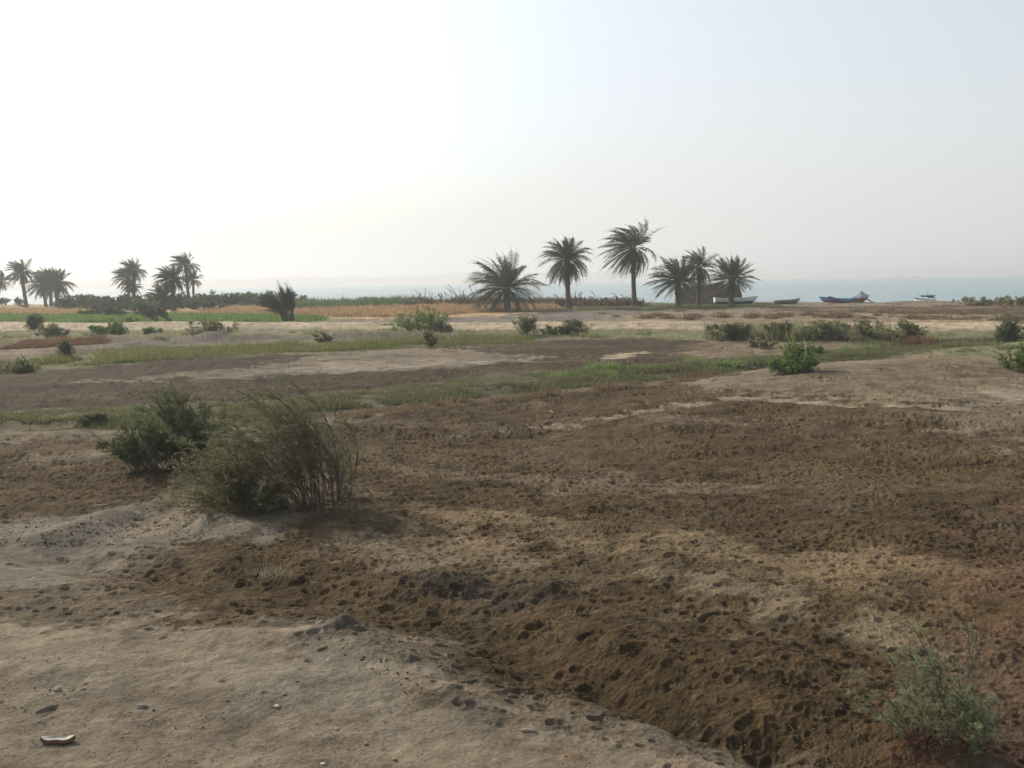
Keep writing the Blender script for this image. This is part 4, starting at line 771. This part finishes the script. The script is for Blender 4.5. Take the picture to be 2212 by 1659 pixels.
# ------------------------------------------------------------------ stones, twigs, scraps
def stone_mesh(name, m, seed, sq=0.6, sub=3, rough=0.25):
    import bmesh
    bm = bmesh.new(); bmesh.ops.create_icosphere(bm, subdivisions=sub, radius=1.0); r2 = np.random.default_rng(seed); off = r2.random(3) * 50
    for v in bm.verts:
        c = np.array(v.co); k = 1 + rough * (float(fbm(np.array([c[0] + off[0]]), np.array([c[1] + c[2] * 1.3 + off[1]]), 1.2, 3, seed)[0]) * 2)
        v.co = Vector((c[0] * k, c[1] * k * 0.8, c[2] * k * sq))
    me = bpy.data.meshes.new(name); bm.to_mesh(me); bm.free(); me.materials.append(m)
    me.polygons.foreach_set('use_smooth', np.ones(len(me.polygons), bool)); return me
MS = [plain_mat('stone_tan', (0.30, 0.22, 0.14), 0.3, 3), plain_mat('stone_grey', (0.20, 0.175, 0.145), 0.3, 3), plain_mat('stone_white', (0.52, 0.47, 0.40), 0.2, 3), plain_mat('clod_dark', (0.088, 0.066, 0.042), 0.4, 3)]
SM = [stone_mesh('stone', MS[k % 4], k, 0.45 + 0.08 * (k % 3), rough=0.2 + 0.1 * (k % 3)) for k in range(12)]
def put_stone(px, py, size_px, mi, label, group=None, name='stone', ax=1.0):
    p = at(px, py); s = np.linalg.norm(p[:2]) / F0 * size_px * 0.5
    me = SM[mi]; o = bpy.data.objects.new(name, me); COL.objects.link(o); o.location = (p[0], p[1], p[2] + s * 0.22); o.scale = (s * ax, s, s); o.rotation_euler = (0, 0, rng.uniform(-0.5, 0.5)); tag(o, label, 'stone', group)
rng = np.random.default_rng(900)
put_stone(852, 1641, 13, 0, 'round tan stone at the bottom edge near the middle left')
put_stone(728, 1576, 12, 4, 'orange tan pebble below the crumbly crest')
put_stone(362, 1349, 9, 4, 'small orange stone at the edge of the gully')
put_stone(124, 1491, 17, 1, 'round grey stone at left, above the shoe sole')
put_stone(180, 1491, 12, 3, 'dark clod beside the round grey stone')
put_stone(598, 1527, 17, 2, 'flat whitish stone lying left of the crest')
put_stone(615, 1500, 11, 1, 'small grey stone just above the flat whitish one')
put_stone(791, 1607, 11, 1, 'grey rounded stone in the middle of the near sand')
put_stone(478, 1473, 12, 3, 'dark rough clod in the middle of the near sand', ax=1.2)
put_stone(1035, 1612, 11, 1, 'brown pointed stone at the bottom centre')
put_stone(305, 1528, 17, 5, 'oval grey stone left of the sand centre', ax=1.3)
put_stone(490, 1514, 9, 5, 'egg-shaped grey pebble on the near sand')
put_stone(393, 1384, 8, 2, 'pale small stone below the dark gully edge')
put_stone(708, 1427, 10, 2, 'white stone fragment below the crumbly crest', ax=1.3)
put_stone(697, 1651, 12, 6, 'whitish stone cut by the bottom edge')
put_stone(72, 1250, 8, 10, 'white pebble on the grey sand at left')
put_stone(1185, 1225, 8, 3, 'dark clod in the brown field above the gully')
put_stone(20, 1011, 7, 2, 'small white stone at the left edge of the brown patch')
for i in range(170):
    px, py = rng.uniform(0, 1500), rng.uniform(1400, 1655)
    if py < 1370 + (px - 750) * 0.38: continue
    k = int(rng.choice([0, 1, 1, 5, 3, 7, 2])); put_stone(px, py, rng.uniform(2, 6.5), k, 'small pebble scattered on the near sand', 'pebbles on the near sand')
for i in range(70):
    px, py = rng.uniform(0, 1600), rng.uniform(1150, 1655)
    if 300 < px and 1180 < py < 1340 + max(0, px - 700) * 0.3: continue
    put_stone(px, py, rng.uniform(1.5, 3.2), int(rng.choice([2, 6, 10])), 'tiny white pebble or shell on the sand', 'white fragments on the sand')
for i in range(60):
    t = rng.random(); px = 700 + 350 * t + rng.normal() * 14; py = 1375 + 195 * t ** 1.2 + rng.normal() * 10
    put_stone(px, py, rng.uniform(3, 9), int(rng.choice([3, 7, 11])), 'dark earth clod on the crumbly crest', 'earth clods on the crest', 'clod')
def crumbs(name, n, lo, hi, ya, yb, m, label, cat, keep, xr=(-40, 2250)):
    q = np.stack([rng.uniform(*xr, n), rng.uniform(ya, yb, n)], 1); q = q[keep(q)]; P = px_world(q); n = len(P); s = rng.uniform(lo, hi, n) ** 1.0 * (0.4 + 0.6 * rng.random(n)) 
    oc = np.array([[1, 0, 0], [0, 1, 0], [-1, 0, 0], [0, -1, 0], [0, 0, 1], [0, 0, -1.0]]); ft = np.array([[0, 1, 4], [1, 2, 4], [2, 3, 4], [3, 0, 4], [1, 0, 5], [2, 1, 5], [3, 2, 5], [0, 3, 5]])
    a = rng.uniform(0, 6.28, n); c, sn = np.cos(a)[:, None], np.sin(a)[:, None]
    V = oc[None] * s[:, None, None] * rng.uniform(0.45, 1.2, (n, 6, 1)); x = V[..., 0] * c - V[..., 1] * sn; y = V[..., 0] * sn + V[..., 1] * c
    V = np.stack([x, y, V[..., 2] * 0.7], -1) + P[:, None] + np.array([0, 0, 0.002]); Fc = (ft[None] + 6 * np.arange(n)[:, None, None]).reshape(-1, 3)
    tag(mesh_np(name, V.reshape(-1, 3), Fc, m, None, False), label, cat, None, 'stuff')
def near_sand(q): return q[:, 1] > 1372 + np.clip(q[:, 0] - 780, -200, 2000) * 0.36
crumbs('soil_crumbs', 16000, 0.006, 0.016, 1130, 1659, MS[3], 'fine dark crumbs of soil on the trampled ground', 'soil crumbs', lambda q: ~near_sand(q) & ~((q[:, 0] < 560 - (q[:, 1] - 1130) * 1.6) & (q[:, 1] < 1320)))
crumbs('soil_crumbs', 9000, 0.014, 0.032, 900, 1180, MS[3], 'small dark crumbs of soil in the trampled field', 'soil crumbs', lambda q: q[:, 0] > -1e9)
crumbs('gravel', 5000, 0.003, 0.011, 1380, 1659, MS[3], 'fine dark grit on the near sand', 'gravel', near_sand)
def stick(px, py, len_px, ang, lift, label, m='straw', r=0.006, curve=0.15):
    p = at(px, py); s = np.linalg.norm(p[:2]) / F0; L = len_px * s; mb = MB()
    d = np.array([math.cos(ang), math.sin(ang), 0]); q = np.array([-d[1], d[0], 0]); u = np.linspace(0, 1, 6)
    pts = [d * L * t * math.cos(lift) + np.array([0, 0, 1]) * (0.012 + L * t * math.sin(lift)) + q * L * curve * math.sin(t * 3.1) for t in u]
    mb.tube(pts, r, r * 0.5, 6); o = mb.build('twig', M[m], smooth=True, loc=p); tag(o, label, 'twig')
stick(692, 1180, 26, -0.5, 0.1, 'pale curved twig below the shadow of the bent bush')
stick(762, 1184, 12, -0.2, 0.1, 'short pale twig right of the curved one')
stick(932, 1205, 18, 1.2, 1.35, 'pale stub of stalk standing upright in the brown soil', r=0.010, curve=0.05)
stick(1196, 893, 16, 2.0, 0.3, 'thin pale stick in the field above the pale path', r=0.02)
stick(200, 1095, 30, 0.2, 0.05, 'pale flat splinter on the brown patch at left', 'wood_pale', r=0.015)
stick(1180, 1385, 26, 2.2, 0.6, 'dark forked twig standing in the gully', 'wood', r=0.008)
stick(1205, 1385, 16, 1.4, 1.3, 'short dark stub beside the forked twig', 'wood', r=0.012)
stick(1160, 1385, 14, 1.6, 1.4, 'dark stub left of the forked twig', 'wood', r=0.009)
stick(1640, 1335, 22, 0.1, 0.02, 'pale straw lying on the light swath', r=0.006)
stick(660, 1590, 22, -0.4, 0.05, 'thin straw on the near sand', 'wood_pale', r=0.004)
for i in range(34):
    px, py = rng.uniform(150, 1950), rng.uniform(1260, 1650)
    stick(px, py, rng.uniform(5, 13), rng.uniform(0, 6.28), rng.uniform(0, 0.3), 'short pale straw lying on the near ground', 'straw', r=0.0025); bpy.context.scene.collection.objects[-1]['group'] = 'straws on the near ground'

crumbs('gravel', 2500, 0.002, 0.007, 1380, 1659, MS[2], 'pale grit and broken shell on the near sand', 'gravel', near_sand)
# shoe sole
def shoe():
    p = at(126, 1603); o = empty('shoe_sole', p, 0.05); tag(o, 'worn shoe sole, white on top with reddish rubber edge, on the near sand', 'shoe')
    n = 40; t = np.linspace(0, 2 * math.pi, n, endpoint=False)
    def outline(sc, z, dz=0):
        x = 0.135 * np.cos(t); w = np.interp(x, [-0.135, -0.08, -0.01, 0.06, 0.11, 0.135], [0.032, 0.037, 0.026, 0.042, 0.040, 0.025]); y = np.sign(np.sin(t)) * np.abs(np.sin(t)) ** 0.7 * w * 1.05
        lift = 0.018 * np.clip((np.abs(x) - 0.06) / 0.075, 0, 1) ** 2
        return np.stack([x * sc, y * sc, z + lift + dz], 1)
    rings = [outline(0.97, 0.0), outline(1.0, 0.008), outline(1.0, 0.026), outline(0.96, 0.032)]
    V = np.concatenate(rings); idx = np.arange(len(V)).reshape(4, n); Fq = np.stack([idx[:-1], np.roll(idx[:-1], -1, 1), np.roll(idx[1:], -1, 1), idx[1:]], -1).reshape(-1, 4)
    cap = [[i, (i + 1), n - 2 - i, n - 1 - i] for i in range(0, n // 2 - 1)]
    mesh_np('rubber_edge', V, np.vstack([Fq, np.array(cap)[:, ::-1]]), plain_mat('red_rubber', (0.15, 0.085, 0.058), 0.3, 30), o, True)
    Vt = np.concatenate([outline(0.94, 0.0325), outline(0.80, 0.027)]); idx = np.arange(2 * n).reshape(2, n)
    Ft = np.vstack([np.stack([idx[0], np.roll(idx[0], -1), np.roll(idx[1], -1), idx[1]], -1), np.array([[n + i, n + i + 1, n + n - 2 - i, n + n - 1 - i] for i in range(0, n // 2 - 1)])])
    mesh_np('insole', Vt, Ft, plain_mat('insole', (0.34, 0.33, 0.275), 0.5, 25), o, True)
shoe()
mb = MB(); mb.tube([(-0.045, 0, 0.017), (-0.02, 0, 0.019), (0.02, 0, 0.018), (0.045, 0, 0.015)], 0.017, 0.014, 9); mb.tube([(-0.060, 0, 0.017), (-0.045, 0, 0.017)], 0.010, 0.013, 9)
o = mb.build('bottle', plain_mat('dusty_plastic', (0.27, 0.22, 0.16), 0.25, 40), smooth=True, loc=at(1142, 1583)); o.scale = (1, 1, 1); o.rotation_euler = (0, 0, -0.1); tag(o, 'small dusty tan tube-shaped piece of litter on the near sand', 'litter')
for i, (px, py) in enumerate(((1828 - 600, 858), (2122 - 900, 815))): pass

# ------------------------------------------------------------------ mud hut
def at_z(px, py, Y):
    d = ray(px, py); t = Y / d[1]; return np.array([d[0] * t, Y, CAMH + d[2] * t])
def wall_slab(x0, x1, y, thick, z0, ztop, m, parent, name, seed, loc):
    K, J = 40, 14; xs = np.linspace(x0, x1, K); top = np.interp(xs, *ztop) + fbm(xs, xs * 0 + seed, 0.6, 3, seed) * 0.14
    V = []; 
    for side in (0, 1):
        for j in range(J):
            z = z0 + (top - z0) * j / (J - 1); rgh = fbm(xs * 1.0, z + seed, 0.5, 3, seed + side) * 0.07
            V.append(np.stack([xs, np.full(K, y + side * thick) + (rgh if side == 0 else -rgh), z], 1))
    V = np.concatenate(V) - loc; g = np.arange(2 * J * K).reshape(2, J, K)
    f = g[0]; b = g[1]
    q = [np.stack([f[:-1, :-1], f[:-1, 1:], f[1:, 1:], f[1:, :-1]], -1).reshape(-1, 4), np.stack([b[:-1, 1:], b[:-1, :-1], b[1:, :-1], b[1:, 1:]], -1).reshape(-1, 4),
         np.stack([f[-1, :-1], f[-1, 1:], b[-1, 1:], b[-1, :-1]], -1), np.stack([f[:-1, 0], f[1:, 0], b[1:, 0], b[:-1, 0]], -1), np.stack([f[1:, -1], f[:-1, -1], b[:-1, -1], b[1:, -1]], -1)]
    return mesh_np(name, V, np.vstack(q), m, parent, False)
def hut():
    Y = 134.0; g = at_z(1535, 658, Y); loc = np.array([g[0], Y, -0.1]); o = empty('mud_hut', loc); tag(o, 'low ruined grey brown mud hut behind the palms', 'hut')
    m1 = plain_mat('mud_wall', (0.19, 0.145, 0.095), 0.3, 1.3, bs=0.8, bd=0.08); m2 = plain_mat('mud_wall_dark', (0.13, 0.10, 0.068), 0.3, 1.3, bs=0.8, bd=0.08)
    X = lambda px: at_z(px, 640, Y)[0]; Zp = lambda py, px=1540: at_z(px, py, Y)[2]
    xl, xm, xr = X(1470), X(1546), X(1603)
    wall_slab(xl, xm, Y, 0.4, -0.6, ([xl, xl + 0.8, xm - 2, xm], [Zp(625), Zp(619), Zp(616), Zp(615)]), m1, o, 'wall', 3, loc)
    wall_slab(xm + 0.003, xr, Y - 0.12, 0.4, -0.6, ([xm, xr - 0.7, xr - 0.45, xr - 0.15, xr], [Zp(615), Zp(615), Zp(619), Zp(630), Zp(640)]), m2, o, 'wall', 4, loc)
    # side and back walls
    for x in (xl, xr - 0.4):
        mb = MB(); z1 = Zp(622) if x == xl else Zp(640); mb.box((x + 0.2 - loc[0], 2.4, (z1 - 0.6) / 2 - loc[2]), (0.4, 4.0, z1 + 0.6)); mb.build('wall', m1, o)
    mb = MB(); z1 = Zp(620); mb.box(((xl + xr) / 2 - loc[0], 4.6, (z1 - 0.6) / 2 - loc[2]), (xr - xl, 0.4, z1 + 0.6)); mb.build('wall', m1, o)
    # brush roof
    n = 1500; xa, xb = X(1485), X(1575); P = np.stack([rng.uniform(xa, xb, n), Y + rng.uniform(-0.3, 4.4, n), np.full(n, Zp(617)) + rng.uniform(-0.05, 0.25, n)], 1) - loc
    V, Fq = slivers(P, rng.normal(size=(n, 3)) * np.array([1, 0.6, 0.12]), rng.uniform(0.4, 1.1, n), np.full(n, 0.07), 0.4); mesh_np('roof', V, Fq, M['dry_grass'], o, tint=rng.random(len(V)))
    mb = MB()
    for x in np.linspace(xa, xb, 7): mb.tube([(x - loc[0], -0.5, Zp(617) - loc[2]), (x - loc[0] + 0.1, 4.5, Zp(617) - loc[2])], 0.06, 0.05, 6)
    mb.build('roof_poles', M['wood'], o)
hut()

# ------------------------------------------------------------------ boats
def paint(name, c, rough=0.55): return plain_mat(name, c, 0.18, 2.5, rough, 0.2, 0.02, (0.4, 3, 6))
def boat(px, py, Y, L, beam, depth, rz, tilt, label, colors, bow=0.35, stern=0.12, group='wooden boats on the shore', wl=0.4, thwarts=3, transom=True, sink=0.0, wpow=0.75):
    g = at_z(px, py, Y); x = g[0]; z = float(H(np.array([x]), np.array([Y]))[0])
    o = empty('rowing_boat', (x, Y, z - sink), rz); o.rotation_euler = (tilt[0], tilt[1], rz); tag(o, label, 'boat', group)
    K, J = 22, 13; t = np.linspace(0, 1, K); u = np.linspace(-1, 1, J)
    w = beam / 2 * np.where(t < 0.5, (0.55 if transom else 0.05) + (0.45 if transom else 0.95) * np.sin(np.clip(t / 0.5, 0, 1) * math.pi / 2), np.cos((t - 0.5) / 0.5 * math.pi / 2) ** wpow) + 0.015
    sheer = depth + bow * np.clip((t - 0.4) / 0.6, 0, 1) ** 2 + stern * np.clip((0.35 - t) / 0.35, 0, 1) ** 2
    keel = 0.02 + (sheer - 0.1) * np.clip((t - 0.80) / 0.2, 0, 1) ** 2.2 + 0.15 * np.clip((0.12 - t) / 0.12, 0, 1) ** 2
    xs = (t - 0.5) * L + 0.10 * L * 0
    def shell(off):
        V = []
        for k in range(K):
            a = u * math.pi / 2; ww = max(w[k] - off, 0.004); zz = keel[k] + off + (sheer[k] - keel[k] - off) * (1 - np.cos(a) ** 0.8)
            rake = 0.10 * L * (zz - keel[k]) / (sheer[k] + 0.01) * np.clip((t[k] - 0.8) / 0.2, 0, 1)
            V.append(np.stack([xs[k] + rake - (0.02 if off and k == K - 1 else 0), np.sin(a) * ww * (0.72 + 0.28 * (zz - keel[k]) / (sheer[k] - keel[k] + 1e-3)), zz], 1))
        return np.array(V)
    A = shell(0); B = shell(0.035); V = np.concatenate([A.reshape(-1, 3), B.reshape(-1, 3)]); ia = np.arange(K * J).reshape(K, J); ib = ia + K * J
    fo = np.stack([ia[:-1, :-1], ia[1:, :-1], ia[1:, 1:], ia[:-1, 1:]], -1).reshape(-1, 4); fi = np.stack([ib[:-1, 1:], ib[1:, 1:], ib[1:, :-1], ib[:-1, :-1]], -1).reshape(-1, 4)
    rim = np.concatenate([np.stack([ia[:-1, c], ia[1:, c], ib[1:, c], ib[:-1, c]], -1) for c in (0, -1)])
    tr = np.stack([ia[0, :J // 2], ia[0, 1:J // 2 + 1], ia[0, ::-1][1:J // 2 + 1], ia[0, ::-1][:J // 2]], -1)
    Fq = np.vstack([fo, fi, rim, tr]); zc = V[fo].mean(1)[:, 2]
    mi = np.concatenate([np.where(zc < depth * wl, 1, 0), np.full(len(fi), 2), np.zeros(len(rim) + len(tr))])
    mesh_np('hull', V, Fq, [paint('boat_' + c[0], c[1]) for c in colors[:3]], o, False, matidx=mi)
    gm = MB()
    for c in (0, -1): gm.tube([tuple(A[k, c] + np.array([0, 0, 0.015])) for k in range(K)], 0.035, 0.03, 6)
    gm.build('gunwale', paint('boat_' + colors[3][0], colors[3][1]), o)
    for q in range(thwarts):
        k = int(K * (0.22 + 0.2 * q)); b = MB(); b.box((xs[k], 0, sheer[k] - 0.12), (0.22, w[k] * 1.85, 0.04)); b.build('bench', M['wood_pale'], o)
    return o
RED = ('red', (0.42, 0.10, 0.08)); BLUE = ('blue', (0.09, 0.30, 0.58)); LBLUE = ('pale_blue', (0.32, 0.48, 0.60)); WHT = ('white', (0.75, 0.74, 0.70)); DRK = ('dark', (0.05, 0.045, 0.045)); TEAL = ('teal', (0.10, 0.22, 0.24)); TAN = ('weathered', (0.26, 0.25, 0.18)); GRN = ('grey_green', (0.12, 0.14, 0.11))
boat(1590, 658, 127, 5.6, 1.7, 0.72, 0.04, (0, 0, 0), 'white boat with black bottom and pointed bow in front of the mud hut', [WHT, DRK, TEAL, WHT], bow=0.34, stern=0.16, wl=0.5, sink=-0.12)
boat(1700, 657, 130, 3.6, 1.3, 0.42, 0.12, (-0.18, 0, 0), 'weathered grey green boat lying tilted between the hut and the blue boat', [TAN, GRN, GRN, TAN], bow=0.35, stern=0.0, wl=0.5)
boat(1808, 658, 130, 4.9, 1.5, 0.60, math.pi + 0.12, (0, -0.055, 0), 'bright blue boat with red bottom, seen from its side', [BLUE, RED, BLUE, BLUE], bow=0.12, stern=0.05, wl=0.5, transom=False)
boat(1859, 658, 131, 4.8, 2.2, 0.62, -math.pi / 2 - 0.25, (0.12, -0.17, 0), 'pale blue boat with red patch, bow pointing at the viewer', [LBLUE, RED, LBLUE, WHT], bow=0.45, stern=0.0, wl=0.6, wpow=1.5, sink=-0.1)
b5 = boat(1995, 657, 133, 4.0, 1.6, 0.6, math.pi / 2 + 0.22, (0, 0, 0), 'white boat with blue cover on the dark mound at right', [WHT, WHT, TEAL, DRK], bow=0.15, stern=0.05, wl=0.2, sink=0.12)
mb = MB(); mb.box((-0.8, 0, 0.95), (1.8, 1.2, 0.28), taper=0.7); mb.box((-0.8, 0, 1.13), (2.0, 1.35, 0.07)); mb.build('cover', paint('boat_cover', (0.09, 0.19, 0.24)), b5)
mb = MB(); mb.tube([(-0.8, 0, 1.1), (-0.8, 0, 1.55)], 0.03); mb.build('mast', M['wood'], b5)
def pole(p0, p1, label, m='wood', r=0.10):
    a = at_z(*p0); b = at_z(*p1); mb = MB(); mb.tube([(0, 0, 0), tuple((b - a) * 0.5 + np.array([0, 0, -0.03])), tuple(b - a)], r, r * 0.7, 7); o = mb.build('oar', M[m], loc=a); tag(o, label, 'oar'); return o
pole((1790, 640.5, 129.2), (1835, 654, 128.6), 'long dark oar resting across the bright blue boat')
pole((1826, 653, 129.5), (1856, 643.5, 130.5), 'grey pole leaning on the left side of the bow-on boat')
pole((1872, 645.5, 131), (1893, 656.5, 130), 'pale pole leaning on the right side of the bow-on boat', 'wood_pale')
# tiny craft far out on the lake
for i, (px, lb) in enumerate(((1941, 'tiny distant boat far out on the lake, left of two'), (1975, 'tiny distant boat far out on the lake, right of two'))):
    Y = 1500.0; g = at_z(px, 596, Y); o = empty('fishing_boat', (g[0], Y, -1.0)); tag(o, lb, 'boat')
    mb = MB(); V = np.array([[-4, -0.9, 1.0], [-4, 0.9, 1.0], [3, 1.1, 0.9], [3, -1.1, 0.9], [5.5, 0, 1.5], [-3.6, -0.5, -0.1], [-3.6, 0.5, -0.1], [3, 0.5, -0.1], [3, -0.5, -0.1], [4.6, 0, -0.1]])
    mb.add(V, [[0, 1, 2, 3], [3, 2, 4, 4], [5, 0, 3, 8], [8, 3, 4, 9], [7, 2, 1, 6], [9, 4, 2, 7], [0, 5, 6, 1], [5, 8, 7, 6]]); mb.build('hull', paint('boat_far', (0.12, 0.12, 0.12)), o)
    mb = MB(); mb.tube([(0, 0, 0.9), (0, 0, 3.2)], 0.12); mb.build('mast', M['wood'], o)

# ------------------------------------------------------------------ haze
def haze():
    m = bpy.data.materials.new('haze'); m.use_nodes = True; n = m.node_tree; n.nodes.clear()
    v = n.nodes.new('ShaderNodeVolumePrincipled'); v.inputs['Color'].default_value = (0.955, 0.98, 1.0, 1); v.inputs['Density'].default_value = 0.00065; v.inputs['Anisotropy'].default_value = 0.35
    out = n.nodes.new('ShaderNodeOutputMaterial'); n.links.new(v.outputs[0], out.inputs['Volume'])
    mb = MB(); z0, z1 = -5.0, 90.0; mb.box((0, 0, (z0 + z1) / 2), (26000, 26000, z1 - z0)); o = mb.build('haze', m); tag(o, 'pale dusty haze over the lake and far shore', None, None, 'stuff')
haze()
